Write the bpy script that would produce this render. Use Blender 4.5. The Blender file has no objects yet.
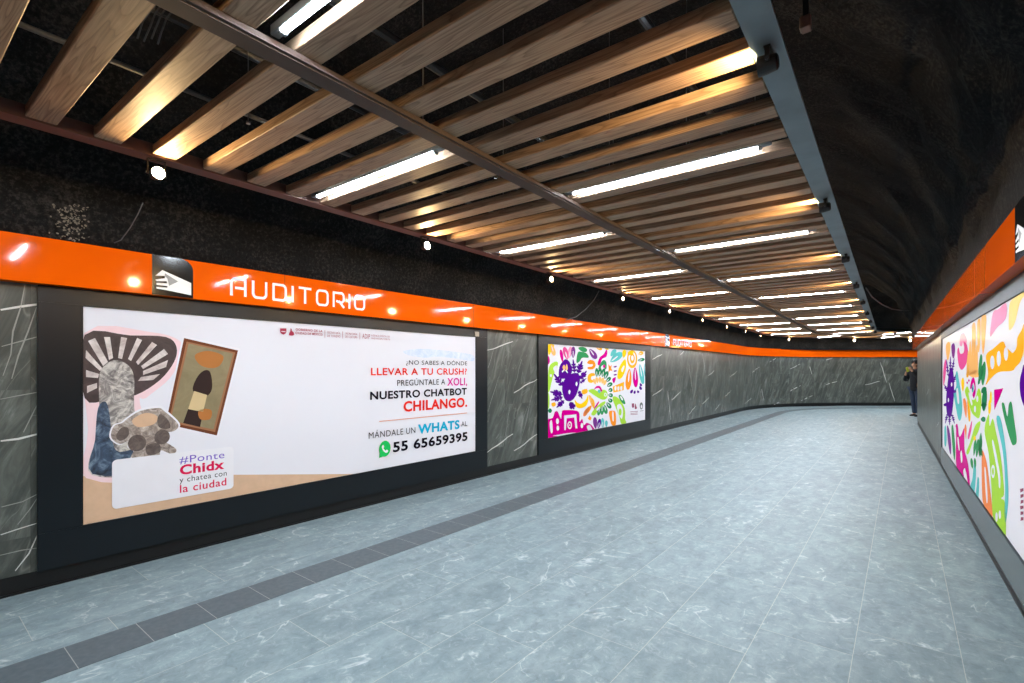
import bpy, bmesh, math, random
from mathutils import Vector, Matrix

sc = bpy.context.scene
C = sc.collection
PI = math.pi
random.seed(7)

# ------------------------------------------------------------------ camera
TH = math.radians(38.4)
SN, CS = math.sin(TH), math.cos(TH)
F, CX, HZ, CAMH = 498.0, 512.0, 370.8, 1.40          # focal length (px), centre, horizon, camera height
cd = bpy.data.cameras.new('camera')
cam = bpy.data.objects.new('camera', cd); C.objects.link(cam)
cam.location = (0, 0, CAMH)
cam.rotation_euler = (PI / 2, 0, TH)
cd.sensor_width = 36.0
cd.lens = F / 1024 * 36
cd.shift_y = (HZ - 341.5) / 1024
cd.clip_start = 0.02
sc.camera = cam

# ------------------------------------------------------------------ world, exposure
w = bpy.data.worlds.new('world'); sc.world = w; w.use_nodes = True
w.node_tree.nodes['Background'].inputs[0].default_value = (0.55, 0.7, 1.0, 1)
w.node_tree.nodes['Background'].inputs[1].default_value = 0.02
sc.view_settings.view_transform = 'Standard'
sc.view_settings.look = 'None'
sc.view_settings.exposure = 0.0
sc.view_settings.gamma = 1.0
sc.view_settings.use_curve_mapping = False
TUBE_POWER = 262.0
SPOT_POWER = 2300.0


# ------------------------------------------------------------------ materials
def lin(c):
    return tuple((x / 12.92 if x <= 0.04045 else ((x + 0.055) / 1.055) ** 2.4) for x in c)


def rgb(r, g, b):
    return lin((r / 255, g / 255, b / 255)) + (1,)


class NT:
    """small helper around a principled material"""
    def __init__(s, name):
        s.m = bpy.data.materials.new(name); s.m.use_nodes = True
        s.t = s.m.node_tree
        s.b = s.t.nodes['Principled BSDF']

    def n(s, typ, **kw):
        x = s.t.nodes.new(typ)
        for k, v in kw.items():
            if k.startswith('i_'):
                key = k[2:]
                x.inputs[int(key) if key.isdigit() else key.replace('_', ' ')].default_value = v
            else:
                setattr(x, k, v)
        return x

    def l(s, a, b):
        s.t.links.new(a, b)

    def math(s, op, a, b=None, c=None):
        x = s.n('ShaderNodeMath', operation=op)
        for i, v in enumerate((a, b, c)):
            if v is None: continue
            if isinstance(v, (int, float)): x.inputs[i].default_value = v
            else: s.l(v, x.inputs[i])
        return x.outputs[0]

    def ramp(s, fac, stops):
        x = s.n('ShaderNodeValToRGB')
        e = x.color_ramp.elements
        while len(e) < len(stops): e.new(0.5)
        for el, (p, c) in zip(e, stops):
            el.position = p; el.color = c if len(c) == 4 else tuple(c) + (1,)
        s.l(fac, x.inputs[0])
        return x.outputs[0]

    def mix(s, fac, a, b, blend='MIX'):
        x = s.n('ShaderNodeMix', data_type='RGBA', blend_type=blend)
        for idx, v in ((0, fac), (6, a), (7, b)):
            if isinstance(v, (int, float)): x.inputs[idx].default_value = v
            elif isinstance(v, tuple): x.inputs[idx].default_value = v
            else: s.l(v, x.inputs[idx])
        return x.outputs[2]

    def set(s, rough=None, metal=None, color=None, spec=None, coat=None):
        b = s.b
        if rough is not None: b.inputs['Roughness'].default_value = rough
        if metal is not None: b.inputs['Metallic'].default_value = metal
        if color is not None: b.inputs['Base Color'].default_value = color
        if spec is not None: b.inputs['Specular IOR Level'].default_value = spec
        if coat is not None:
            b.inputs['Coat Weight'].default_value = coat
            b.inputs['Coat Roughness'].default_value = 0.05
        return s


def plain(name, color, rough=0.5, metal=0.0, spec=0.5, coat=None, vary=0.06, scale=9.0):
    """solid colour with a light procedural mottling"""
    t = NT(name).set(rough, metal, color, spec, coat)
    if vary:
        tc = t.n('ShaderNodeTexCoord')
        no = t.n('ShaderNodeTexNoise', i_Scale=scale, i_Detail=4.0)
        t.l(tc.outputs['Object'], no.inputs['Vector'])
        lo = tuple(c * (1 - vary) for c in color[:3]) + (1,)
        hi = tuple(min(1, c * (1 + vary)) for c in color[:3]) + (1,)
        t.l(t.ramp(no.outputs[0], [(0.3, lo), (0.7, hi)]), t.b.inputs['Base Color'])
    return t.m


def emissive(name, color, strength):
    t = NT(name).set(0.4, 0, color)
    t.b.inputs['Emission Color'].default_value = color
    t.b.inputs['Emission Strength'].default_value = strength
    return t.m


def mat_wood():
    t = NT('slat_wood').set(0.52, 0, None, 0.25)
    tc = t.n('ShaderNodeTexCoord'); oi = t.n('ShaderNodeObjectInfo')
    off = t.n('ShaderNodeCombineXYZ')
    t.l(t.math('MULTIPLY', oi.outputs['Random'], 37.0), off.inputs[0])
    t.l(t.math('MULTIPLY', oi.outputs['Random'], 11.0), off.inputs[1])
    add = t.n('ShaderNodeVectorMath', operation='ADD')
    t.l(tc.outputs['Object'], add.inputs[0]); t.l(off.outputs[0], add.inputs[1])
    mp = t.n('ShaderNodeMapping'); mp.inputs['Scale'].default_value = (0.55, 7.0, 7.0)
    t.l(add.outputs[0], mp.inputs[0])
    wv = t.n('ShaderNodeTexNoise', i_Scale=1.6, i_Detail=2.0)
    t.l(mp.outputs[0], wv.inputs['Vector'])
    rings = t.math('FRACT', t.math('MULTIPLY', wv.outputs[0], 13.0))
    mp2 = t.n('ShaderNodeMapping'); mp2.inputs['Scale'].default_value = (3.0, 120.0, 120.0)
    t.l(add.outputs[0], mp2.inputs[0])
    fi = t.n('ShaderNodeTexNoise', i_Scale=1.5, i_Detail=3.0)
    t.l(mp2.outputs[0], fi.inputs['Vector'])
    c1 = t.ramp(rings, [(0.0, rgb(138, 113, 92)), (0.55, rgb(167, 141, 117)), (0.86, rgb(161, 135, 111)), (1.0, rgb(124, 101, 81))])
    c2 = t.ramp(fi.outputs[0], [(0.3, (0.72, 0.70, 0.68, 1)), (0.7, (1.1, 1.1, 1.1, 1))])
    c3 = t.mix(1.0, c1, c2, 'MULTIPLY')
    tone = t.ramp(oi.outputs['Random'], [(0.0, (0.82, 0.80, 0.8, 1)), (1.0, (1.12, 1.1, 1.08, 1))])
    t.l(t.mix(1.0, c3, tone, 'MULTIPLY'), t.b.inputs['Base Color'])
    bp = t.n('ShaderNodeBump', i_Strength=0.12, i_Distance=0.002)
    t.l(fi.outputs[0], bp.inputs['Height']); t.l(bp.outputs[0], t.b.inputs['Normal'])
    return t.m


def mat_marble():
    """dark grey-green stone slabs; slab joints 0.6 m by 0.9 m; soft streaks and hairline veins"""
    t = NT('dark_marble').set(0.33, 0, None, 0.45)
    uv = t.n('ShaderNodeUVMap'); uv.uv_map = 'UVMap'
    sp = t.n('ShaderNodeSeparateXYZ'); t.l(uv.outputs[0], sp.inputs[0])
    u, v = sp.outputs[0], sp.outputs[1]
    col = t.math('FLOOR', t.math('DIVIDE', t.math('ADD', u, 0.02), 0.60))
    row = t.math('FLOOR', t.math('DIVIDE', t.math('SUBTRACT', v, t.math('MULTIPLY', t.math('MODULO', col, 2.0), 0.35)), 0.93))
    wn = t.n('ShaderNodeTexWhiteNoise', noise_dimensions='2D')
    cx = t.n('ShaderNodeCombineXYZ'); t.l(col, cx.inputs[0]); t.l(row, cx.inputs[1]); t.l(cx.outputs[0], wn.inputs['Vector'])
    p = t.n('ShaderNodeCombineXYZ'); t.l(t.math('SUBTRACT', u, t.math('MULTIPLY', v, 0.42)), p.inputs[0]); t.l(v, p.inputs[1])
    t.l(t.math('MULTIPLY', wn.outputs[0], 19.0), p.inputs[2])
    mp = t.n('ShaderNodeMapping'); mp.inputs['Scale'].default_value = (4.2, 1.1, 1.0)
    t.l(p.outputs[0], mp.inputs[0])
    n1 = t.n('ShaderNodeTexNoise', i_Scale=1.3, i_Detail=6.0, i_Roughness=0.7, i_Distortion=0.8)
    t.l(mp.outputs[0], n1.inputs['Vector'])
    base = t.ramp(n1.outputs[0], [(0.34, rgb(58, 63, 60)), (0.48, rgb(73, 78, 74)), (0.58, rgb(92, 97, 93)), (0.70, rgb(128, 132, 128))])
    # hairline veins
    mp2 = t.n('ShaderNodeMapping'); mp2.inputs['Scale'].default_value = (1.6, 0.55, 1.0)
    t.l(p.outputs[0], mp2.inputs[0])
    n2 = t.n('ShaderNodeTexNoise', i_Scale=1.7, i_Detail=3.0, i_Distortion=0.9)
    t.l(mp2.outputs[0], n2.inputs['Vector'])
    hair = t.ramp(t.math('ABSOLUTE', t.math('SUBTRACT', n2.outputs[0], 0.5)), [(0.0, (1, 1, 1, 1)), (0.006, (0, 0, 0, 1))])
    c = t.mix(t.math('MULTIPLY', hair, 0.28), base, rgb(165, 167, 162))
    tone = t.ramp(wn.outputs[0], [(0.0, (0.86, 0.86, 0.86, 1)), (1.0, (1.1, 1.1, 1.1, 1))])
    c = t.mix(1.0, c, tone, 'MULTIPLY')
    # slab joints
    fu = t.math('ABSOLUTE', t.math('SUBTRACT', t.math('FRACT', t.math('DIVIDE', t.math('ADD', u, 0.02), 0.60)), 0.5))
    j = t.math('GREATER_THAN', fu, 0.5 - 0.0035)
    c = t.mix(t.math('MULTIPLY', j, 0.45), c, rgb(46, 48, 46))
    t.l(c, t.b.inputs['Base Color'])
    return t.m


def mat_floor():
    t = NT('floor_tiles').set(0.5, 0, None, 0.28)
    tc = t.n('ShaderNodeTexCoord')
    sp = t.n('ShaderNodeSeparateXYZ'); t.l(tc.outputs['Object'], sp.inputs[0])
    x, y = sp.outputs[0], sp.outputs[1]
    RW, LN = 0.42, 0.93
    r = t.math('DIVIDE', t.math('ADD', t.math('ADD', x, 0.19), t.math('MULTIPLY', y, 0.006)), RW)
    row = t.math('FLOOR', r)
    q = t.math('DIVIDE', t.math('SUBTRACT', y, t.math('ADD', t.math('MULTIPLY', row, 0.31), 1.10 + 0.31 * 10)), LN)
    col = t.math('FLOOR', q)
    fx = t.math('MULTIPLY', t.math('SUBTRACT', 0.5, t.math('ABSOLUTE', t.math('SUBTRACT', t.math('FRACT', r), 0.5))), RW)
    fy = t.math('MULTIPLY', t.math('SUBTRACT', 0.5, t.math('ABSOLUTE', t.math('SUBTRACT', t.math('FRACT', q), 0.5))), LN)
    grout = t.math('LESS_THAN', t.math('MINIMUM', fx, fy), 0.0017)
    cv = t.n('ShaderNodeCombineXYZ'); t.l(row, cv.inputs[0]); t.l(col, cv.inputs[1])
    wn = t.n('ShaderNodeTexWhiteNoise', noise_dimensions='2D'); t.l(cv.outputs[0], wn.inputs['Vector'])
    p = t.n('ShaderNodeCombineXYZ'); t.l(x, p.inputs[0]); t.l(y, p.inputs[1]); t.l(t.math('MULTIPLY', wn.outputs[0], 23.0), p.inputs[2])
    mp = t.n('ShaderNodeMapping'); mp.inputs['Scale'].default_value = (5.5, 2.2, 1.0); mp.inputs['Rotation'].default_value = (0, 0, 0.25)
    t.l(p.outputs[0], mp.inputs[0])
    n1 = t.n('ShaderNodeTexNoise', i_Scale=1.6, i_Detail=8.0, i_Roughness=0.68, i_Distortion=0.4); t.l(mp.outputs[0], n1.inputs['Vector'])
    n2 = t.n('ShaderNodeTexNoise', i_Scale=17.0, i_Detail=8.0, i_Roughness=0.8, i_Distortion=0.8); t.l(p.outputs[0], n2.inputs['Vector'])
    base = t.ramp(n1.outputs[0], [(0.3, rgb(114, 131, 137)), (0.5, rgb(129, 146, 151)), (0.72, rgb(147, 163, 167))])
    fl = t.ramp(n2.outputs[0], [(0.54, (0, 0, 0, 1)), (0.68, (1, 1, 1, 1))])
    c = t.mix(t.math('MULTIPLY', fl, 0.55), base, rgb(186, 194, 197))
    dk = t.ramp(n2.outputs[0], [(0.32, (1, 1, 1, 1)), (0.48, (0, 0, 0, 1))])
    c = t.mix(t.math('MULTIPLY', dk, 0.5), c, rgb(92, 103, 107))
    tone = t.ramp(wn.outputs[0], [(0.0, (0.93, 0.93, 0.93, 1)), (1.0, (1.05, 1.05, 1.05, 1))])
    c = t.mix(1.0, c, tone, 'MULTIPLY')
    n3 = t.n('ShaderNodeTexNoise', i_Scale=1.7, i_Detail=5.0, i_Distortion=0.5); t.l(p.outputs[0], n3.inputs['Vector'])
    vn = t.ramp(t.math('ABSOLUTE', t.math('SUBTRACT', n3.outputs[0], 0.5)), [(0.0, (1, 1, 1, 1)), (0.009, (0, 0, 0, 1))])
    pm = t.ramp(n1.outputs[0], [(0.46, (0, 0, 0, 1)), (0.62, (1, 1, 1, 1))])
    vm = t.math('MULTIPLY', t.math('MULTIPLY', vn, pm), 0.6)
    c = t.mix(vm, c, rgb(222, 226, 227))
    c = t.mix(t.math('MULTIPLY', grout, 0.55), c, rgb(196, 194, 184))
    t.l(c, t.b.inputs['Base Color'])
    bp = t.n('ShaderNodeBump', i_Strength=0.08, i_Distance=0.003)
    t.l(n2.outputs[0], bp.inputs['Height']); t.l(bp.outputs[0], t.b.inputs['Normal'])
    return t.m


def mat_strip():
    t = NT('tactile_strip').set(0.5, 0, None, 0.4)
    tc = t.n('ShaderNodeTexCoord')
    uv = t.n('ShaderNodeUVMap'); uv.uv_map = 'UVMap'
    sp = t.n('ShaderNodeSeparateXYZ'); t.l(uv.outputs[0], sp.inputs[0])
    g = t.math('LESS_THAN', t.math('SUBTRACT', 0.5, t.math('ABSOLUTE', t.math('SUBTRACT', t.math('FRACT', t.math('DIVIDE', t.math('SUBTRACT', sp.outputs[0], 0.26), 0.30)), 0.5))), 0.006)
    no = t.n('ShaderNodeTexNoise', i_Scale=30.0, i_Detail=4.0); t.l(tc.outputs['Object'], no.inputs['Vector'])
    c = t.ramp(no.outputs[0], [(0.3, rgb(80, 90, 96)), (0.7, rgb(94, 103, 108))])
    c = t.mix(t.math('MULTIPLY', g, 0.6), c, rgb(190, 190, 184))
    t.l(c, t.b.inputs['Base Color'])
    return t.m


def mat_rock(name, c0, c1, c2):
    t = NT(name).set(0.85, 0, None, 0.25)
    tc = t.n('ShaderNodeTexCoord')
    n1 = t.n('ShaderNodeTexNoise', i_Scale=38.0, i_Detail=7.0, i_Roughness=0.7); t.l(tc.outputs['Object'], n1.inputs['Vector'])
    n2 = t.n('ShaderNodeTexNoise', i_Scale=2.0, i_Detail=4.0); t.l(tc.outputs['Object'], n2.inputs['Vector'])
    vo = t.n('ShaderNodeTexVoronoi', i_Scale=48.0); t.l(tc.outputs['Object'], vo.inputs['Vector'])
    f = t.math('ADD', t.math('MULTIPLY', n1.outputs[0], 0.7), t.math('MULTIPLY', n2.outputs[0], 0.3))
    c = t.ramp(f, [(0.36, c0), (0.5, c1), (0.64, c2)])
    pit = t.ramp(vo.outputs['Distance'], [(0.12, (1, 1, 1, 1)), (0.3, (0, 0, 0, 1))])
    c = t.mix(t.math('MULTIPLY', pit, 0.55), c, c0)
    t.l(c, t.b.inputs['Base Color'])
    bp = t.n('ShaderNodeBump', i_Strength=0.9, i_Distance=0.03)
    t.l(f, bp.inputs['Height']); t.l(bp.outputs[0], t.b.inputs['Normal'])
    return t.m


def mat_stone(name, stops, scale=12.0, dist=1.0):
    t = NT(name).set(0.4)
    tc = t.n('ShaderNodeTexCoord')
    n1 = t.n('ShaderNodeTexNoise', i_Scale=scale, i_Detail=7.0, i_Roughness=0.7, i_Distortion=dist)
    t.l(tc.outputs['Object'], n1.inputs['Vector'])
    t.l(t.ramp(n1.outputs[0], stops), t.b.inputs['Base Color'])
    return t.m


M = {}
M['wood'] = mat_wood()
M['marble'] = mat_marble()
M['floor'] = mat_floor()
M['strip'] = mat_strip()
M['rock'] = mat_rock('tunnel_rock', rgb(9, 9, 10), rgb(25, 25, 26), rgb(66, 63, 60))
M['vein'] = plain('white_vein', rgb(205, 207, 204), 0.35)
M['vein_soft'] = plain('grey_vein', rgb(142, 145, 141), 0.35)
M['orange'] = plain('orange_panel', rgb(246, 98, 6), 0.055, 0, 0.26, None, 0.02, 1.5)
M['orange_seam'] = plain('panel_seam', rgb(120, 46, 10), 0.4)
M['black_metal'] = plain('black_frame_metal', rgb(12, 19, 25), 0.32, 0.0, 0.36, None, 0.1, 2.0)
M['sheen_frame'] = plain('frame_metal_painted_sheen', rgb(46, 54, 60), 0.42, 0.0, 0.05)  # right poster frame: its grey-blue reflection is put into the base colour
M['black_base'] = plain('black_skirting', rgb(17, 18, 20), 0.42, 0, 0.4)
M['grey_base'] = plain('grey_skirting', rgb(66, 74, 78), 0.25, 0.2)
M['rail_brown'] = plain('rail_brown', rgb(96, 68, 62), 0.45, 0.1)
M['beam_grey'] = plain('beam_grey', rgb(74, 64, 60), 0.6, 0.0, 0.15)
M['galv'] = plain('galvanised_steel', rgb(104, 120, 128), 0.5, 0.3, 0.5, None, 0.14, 5.0)
M['dark_steel'] = plain('dark_steel', rgb(58, 60, 64), 0.45, 0.5)
M['pale_steel'] = plain('pale_steel', rgb(160, 152, 140), 0.4, 0.5)
M['black'] = plain('matte_black', rgb(14, 14, 15), 0.5)
M['black_gloss'] = plain('gloss_black_plate', rgb(16, 15, 15), 0.12)
M['white'] = plain('white_print', rgb(236, 236, 240), 0.35, vary=0.01)
M['letter_white'] = plain('white_lettering', rgb(244, 244, 244), 0.3, vary=0.01)
M['paper'] = plain('poster_paper', rgb(226, 226, 235), 0.2, 0, 0.0004, None, 0.008, 1.0)
M['tube'] = emissive('tube_light', (0.80, 0.91, 1.0, 1), TUBE_POWER)
M['spot'] = emissive('spot_lens', (1.0, 0.66, 0.30, 1), SPOT_POWER)
M['housing'] = plain('light_housing', rgb(120, 128, 136), 0.4, 0.3)
M['cable'] = plain('grey_cable', rgb(104, 104, 106), 0.5)
M['rust'] = plain('rusty_steel', rgb(122, 66, 42), 0.7)

# ------------------------------------------------------------------ object helpers


def link_mesh(name, bm, mats, parent=None, smooth=False):
    me = bpy.data.meshes.new(name)
    bmesh.ops.recalc_face_normals(bm, faces=bm.faces)
    bm.to_mesh(me); bm.free()
    for m in (mats if isinstance(mats, (list, tuple)) else [mats]): me.materials.append(m)
    if smooth:
        for p in me.polygons: p.use_smooth = True
    o = bpy.data.objects.new(name, me); C.objects.link(o)
    if parent is not None: o.parent = parent
    return o


def empty(name, loc=(0, 0, 0), rot=(0, 0, 0)):
    o = bpy.data.objects.new(name, None); C.objects.link(o)
    o.location = loc; o.rotation_euler = rot; o.empty_display_size = 0.1
    return o


def tag(o, label, cat, group=None):
    o['label'] = label; o['category'] = cat
    if group: o['group'] = group
    return o


def struct(o):
    o['kind'] = 'structure'; return o


def copy_tree(o, parent=None):
    c = o.copy(); C.objects.link(c)
    if parent is not None: c.parent = parent
    for ch in list(o.children): copy_tree(ch, c)
    return c


def box(bm, x0, x1, y0, y1, z0, z1, mi=0, mat=None):
    vs = [bm.verts.new((x, y, z)) for x in (x0, x1) for y in (y0, y1) for z in (z0, z1)]
    if mat is not None:
        for v in vs: v.co = mat @ v.co
    for f in ((0, 1, 3, 2), (4, 6, 7, 5), (0, 4, 5, 1), (2, 3, 7, 6), (0, 2, 6, 4), (1, 5, 7, 3)):
        fc = bm.faces.new([vs[i] for i in f]); fc.material_index = mi
    return vs


def bevel(bm, w=0.004, seg=1):
    bmesh.ops.bevel(bm, geom=list(bm.edges), offset=w, segments=seg, affect='EDGES', profile=0.6)


def tube(bm, pts, r, seg=8, mi=0, caps=True):
    pts = [Vector(p) for p in pts]
    rings = []
    up = Vector((0, 0, 1))
    for i, p in enumerate(pts):
        d = (pts[min(i + 1, len(pts) - 1)] - pts[max(i - 1, 0)]).normalized()
        a = d.cross(up)
        if a.length < 1e-3: a = d.cross(Vector((1, 0, 0)))
        a.normalize(); b = a.cross(d)
        rr = r[i] if isinstance(r, (list, tuple)) else r
        rings.append([bm.verts.new(p + (a * math.cos(k * 2 * PI / seg) + b * math.sin(k * 2 * PI / seg)) * rr) for k in range(seg)])
    for A, B in zip(rings, rings[1:]):
        for k in range(seg):
            f = bm.faces.new((A[k], A[(k + 1) % seg], B[(k + 1) % seg], B[k])); f.material_index = mi
    if caps:
        for R in (rings[0], rings[-1]):
            f = bm.faces.new(R); f.material_index = mi


# ------------------------------------------------------------------ plan: world X across the corridor, Y along it
def make_path(p0, d0, corner, d1, R, step=0.25, tail=14.0):
    """polyline: straight from p0 towards corner, arc of radius R to the right, straight along d1"""
    p0, corner = Vector(p0), Vector(corner); d0 = Vector(d0).normalized(); d1 = Vector(d1).normalized()
    ang = math.acos(max(-1, min(1, d0.dot(d1)))); T = R * math.tan(ang / 2)
    a = corner - d0 * T
    right = Vector((d0.y, -d0.x)); cen = a + right * R
    pts = []
    L = (a - p0).length; n = int(L / step)
    for i in range(n): pts.append(p0 + d0 * (L * i / n))
    m = max(6, int(R * ang / step))
    for i in range(m + 1):
        f = ang * i / m
        v = -right
        v = Vector((v.x * math.cos(-f) - v.y * math.sin(-f), v.x * math.sin(-f) + v.y * math.cos(-f)))
        pts.append(cen + v * R)
    e = pts[-1]; n = int(tail / step)
    for i in range(1, n + 1): pts.append(e + d1 * (tail * i / n))
    return Path(pts)


class Path:
    def __init__(s, pts):
        s.p = pts; s.l = [0.0]
        for a, b in zip(pts, pts[1:]): s.l.append(s.l[-1] + (b - a).length)
        s.nrm = []
        for i in range(len(pts)):
            d = (pts[min(i + 1, len(pts) - 1)] - pts[max(i - 1, 0)]).normalized()
            s.nrm.append(Vector((d.y, -d.x)))                     # to the right of travel

    def at(s, l, off=0.0):
        i = 0
        lo, hi = 0, len(s.l) - 2
        while lo < hi:
            mid = (lo + hi + 1) // 2
            if s.l[mid] <= l: lo = mid
            else: hi = mid - 1
        i = lo
        f = (l - s.l[i]) / (s.l[i + 1] - s.l[i])
        return s.p[i].lerp(s.p[i + 1], f) + s.nrm[i].lerp(s.nrm[i + 1], max(0, min(1, f))).normalized() * off

    def dirn(s, l):
        a, b = s.at(l - 0.05), s.at(l + 0.05)
        return (b - a).normalized()

    def hit(s, px, off=0.0):
        """where the sight line through photo column px meets the path: (length, depth)"""
        u = (px - CX) / F
        d = Vector((u * CS - SN, u * SN + CS))
        best = None
        q = [p + n * off for p, n in zip(s.p, s.nrm)]
        for i, (a, b) in enumerate(zip(q, q[1:])):
            e = b - a
            den = d.x * e.y - d.y * e.x
            if abs(den) < 1e-9: continue
            Z = (a.x * e.y - a.y * e.x) / den
            f = (a.x * d.y - a.y * d.x) / den
            if Z > 0.3 and -1e-6 <= f <= 1 + 1e-6 and (best is None or Z < best[1]):
                best = (s.l[i] + (s.l[i + 1] - s.l[i]) * f, Z)
        return best

    def uv(s, px, py, off=0.0):
        l, Z = s.hit(px, off)
        return l, CAMH + Z * (HZ - py) / F


D1 = Vector((CS, SN))                     # direction of the second corridor (across the view)
S0 = -3.0                                 # where the built corridor starts, behind the camera


def corner_z(x0, m, Z):                   # line X = x0 + m*Y meets depth Z
    y = (Z + SN * x0) / (CS - SN * m)
    return (x0 + m * y, y)


WL = make_path((-4.355 - .0065 * S0, S0), (-.0065, 1), corner_z(-4.355, -.0065, 20.0), D1, 7.0)
RAIL = make_path((-3.38 - .021 * S0, S0), (-.021, 1), corner_z(-3.38, -.021, 18.9), D1, 5.0)
a0 = Vector((0.62 - .0235 * S0, S0)); a1 = Vector((0.62 - .0235 * 17.0, 17.0))
WR = Path([a0.lerp(a1, i / 60) for i in range(61)])
RL = WR.l[-1]


def lpos(s):                              # length on WL for a given Y in the straight part
    return (s - S0)


def sweep(bm, path, prof, l0, l1, step=0.25, mi=0, closed=True, sgn=1, uv=False):
    """sweep a profile [(offset, z)] along the path between two lengths"""
    n = max(1, int(abs(l1 - l0) / step))
    rings = []
    for i in range(n + 1):
        l = l0 + (l1 - l0) * i / n
        ring = []
        for (o, z) in prof:
            p = path.at(l, o * sgn); ring.append(bm.verts.new((p.x, p.y, z)))
        rings.append((l, ring))
    k = len(prof)
    lay = (bm.loops.layers.uv.get('UVMap') or bm.loops.layers.uv.new('UVMap')) if uv else None
    for (la, A), (lb, B) in zip(rings, rings[1:]):
        for j in range(k if closed else k - 1):
            j2 = (j + 1) % k
            f = bm.faces.new((A[j], A[j2], B[j2], B[j])); f.material_index = mi
            if uv:
                for lp, (ll, jj) in zip(f.loops, ((la, j), (la, j2), (lb, j2), (lb, j))):
                    lp[lay].uv = (ll, prof[jj][1])
    if closed:
        f = bm.faces.new(rings[0][1]); f.material_index = mi
        f = bm.faces.new(rings[-1][1]); f.material_index = mi


# ------------------------------------------------------------------ the setting
bm = bmesh.new()
fl = [(-5.2, S0), (1.2, S0), (1.2, 12.0), (13.0, 25.5), (13.0, 36), (8.0, 36), (-5.2, 20)]
top = [bm.verts.new((x, y, 0)) for x, y in fl]
bot = [bm.verts.new((x, y, -0.12)) for x, y in fl]
bm.faces.new(top); bm.faces.new(bot[::-1])
for i in range(len(fl)):
    j = (i + 1) % len(fl); bm.faces.new((top[i], bot[i], bot[j], top[j]))
struct(link_mesh('floor', bm, M['floor']))

bm = bmesh.new()
sweep(bm, WL, [(1.02, 0.0), (1.31, 0.0), (1.31, 0.0025), (1.02, 0.0025)], 0.4, 33, uv=True)
struct(link_mesh('trim_1', bm, M['strip']))

BAND0, BAND1 = 1.95, 2.24
# left wall: marble slabs with traced white veins
bm = bmesh.new()
sweep(bm, WL, [(0.0, 0.12), (0.0, BAND1), (-0.2, BAND1), (-0.2, 0.12)], 0, 34, uv=True)


def vein(bm, path, pts, wdt, off, mi, sgn=1, jit=0.012):
    """an irregular white line lying on the slab face"""
    q = []
    for (a, b) in zip(pts, pts[1:]):
        n = max(2, int(math.hypot(b[0] - a[0], b[1] - a[1]) / 0.12))
        for i in range(n): q.append((a[0] + (b[0] - a[0]) * i / n, a[1] + (b[1] - a[1]) * i / n))
    q.append(pts[-1])
    q = [(x + random.uniform(-jit, jit) * (0 < i < len(q) - 1), y + random.uniform(-jit, jit) * (0 < i < len(q) - 1)) for i, (x, y) in enumerate(q)]
    L, R = [], []
    for i, (x, y) in enumerate(q):
        a, b = q[max(0, i - 1)], q[min(len(q) - 1, i + 1)]
        dx, dy = b[0] - a[0], b[1] - a[1]; h = math.hypot(dx, dy) or 1
        ww = wdt * (0.35 + 0.65 * math.sin(PI * (i + 0.6) / (len(q) + 0.2))) * random.uniform(0.7, 1.2)
        for S, lst in ((1, L), (-1, R)):
            p = path.at(x - dy / h * ww * S, off)
            lst.append(bm.verts.new((p.x, p.y, y + dx / h * ww * S)))
    for i in range(len(q) - 1):
        f = bm.faces.new((L[i], L[i + 1], R[i + 1], R[i])); f.material_index = mi


def px_vein(bm, path, a, b, wdt, mi, off=0.0012, sgn=1):
    vein(bm, path, [path.uv(*a), path.uv(*b)], wdt, off * sgn, mi)


def crop(x0, y0, k, pts):
    return [(x0 + a / k, y0 + b / k) for a, b in pts]


bold = []
for a, b in (((125, 240), (215, 210)), ((218, 385), (303, 335)), ((125, 590), (215, 525)), ((218, 583), (303, 523))):
    bold.append(crop(450, 280, 3.413, (a, b)) + [0.008])
for a, b in (((2, 375), (138, 355)),):
    bold.append(crop(0, 200, 3.413, (a, b)) + [0.008])
for a, b in (((2, 140), (133, 115)), ):
    bold.append(crop(0, 400, 3.413, (a, b)) + [0.008])
for a, b in (((2, 460), (128, 420)), ((52, 583), (128, 460))):
    bold.append(crop(0, 400, 3.413, (a, b)) + [0.004])
for a, b in (((60, 290), (108, 265)), ((60, 468), (110, 432)), ((135, 445), (150, 585)), ((155, 488), (197, 447)), ((238, 310), (253, 425)),
             ((197, 268), (215, 250)), ((305, 260), (318, 355)), ((333, 370), (363, 345)), ((303, 508), (337, 475)), ((238, 558), (272, 517)),
             ((365, 540), (388, 508)), ((440, 375), (473, 348)), ((432, 275), (440, 340)), ((413, 473), (445, 440)), ((545, 355), (583, 327)),
             ((510, 507), (545, 478)), ((588, 405), (607, 510)), ((632, 302), (665, 283))):
    bold.append(crop(640, 300, 4.879, (a, b)) + [0.009])
for a, b in (((90, 360), (137, 337)), ((168, 310), (190, 383)), ((92, 460), (140, 435)), ((142, 503), (195, 480)), ((250, 433), (308, 415)),
             ((433, 432), (500, 415)), ((503, 330), (532, 422)), ((542, 422), (568, 507)), ((18, 522), (45, 508)), ((250, 320), (285, 310))):
    bold.append(crop(770, 290, 4.553, (a, b)) + [0.011])
for a, b, wd in bold: px_vein(bm, WL, a, b, wd, 1)
soft = []
for a, b in (((85, 290), (10, 600)), ((125, 365), (40, 610)), ((5, 500), (135, 465)), ((0, 680), (135, 655))):
    soft.append(crop(0, 200, 3.413, (a, b)))
for a, b in (((130, 10), (80, 110)), ((5, 365), (130, 320)), ((60, 425), (130, 330)), ((0, 530), (128, 505))):
    soft.append(crop(0, 400, 3.413, (a, b)))
for a, b in (((165, 330), (130, 450)), ((205, 430), (180, 570)), ((245, 270), (220, 360)), ((290, 350), (240, 560)), ((150, 230), (130, 300)), ((265, 430), (240, 500))):
    soft.append(crop(450, 280, 3.413, (a, b)))
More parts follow.
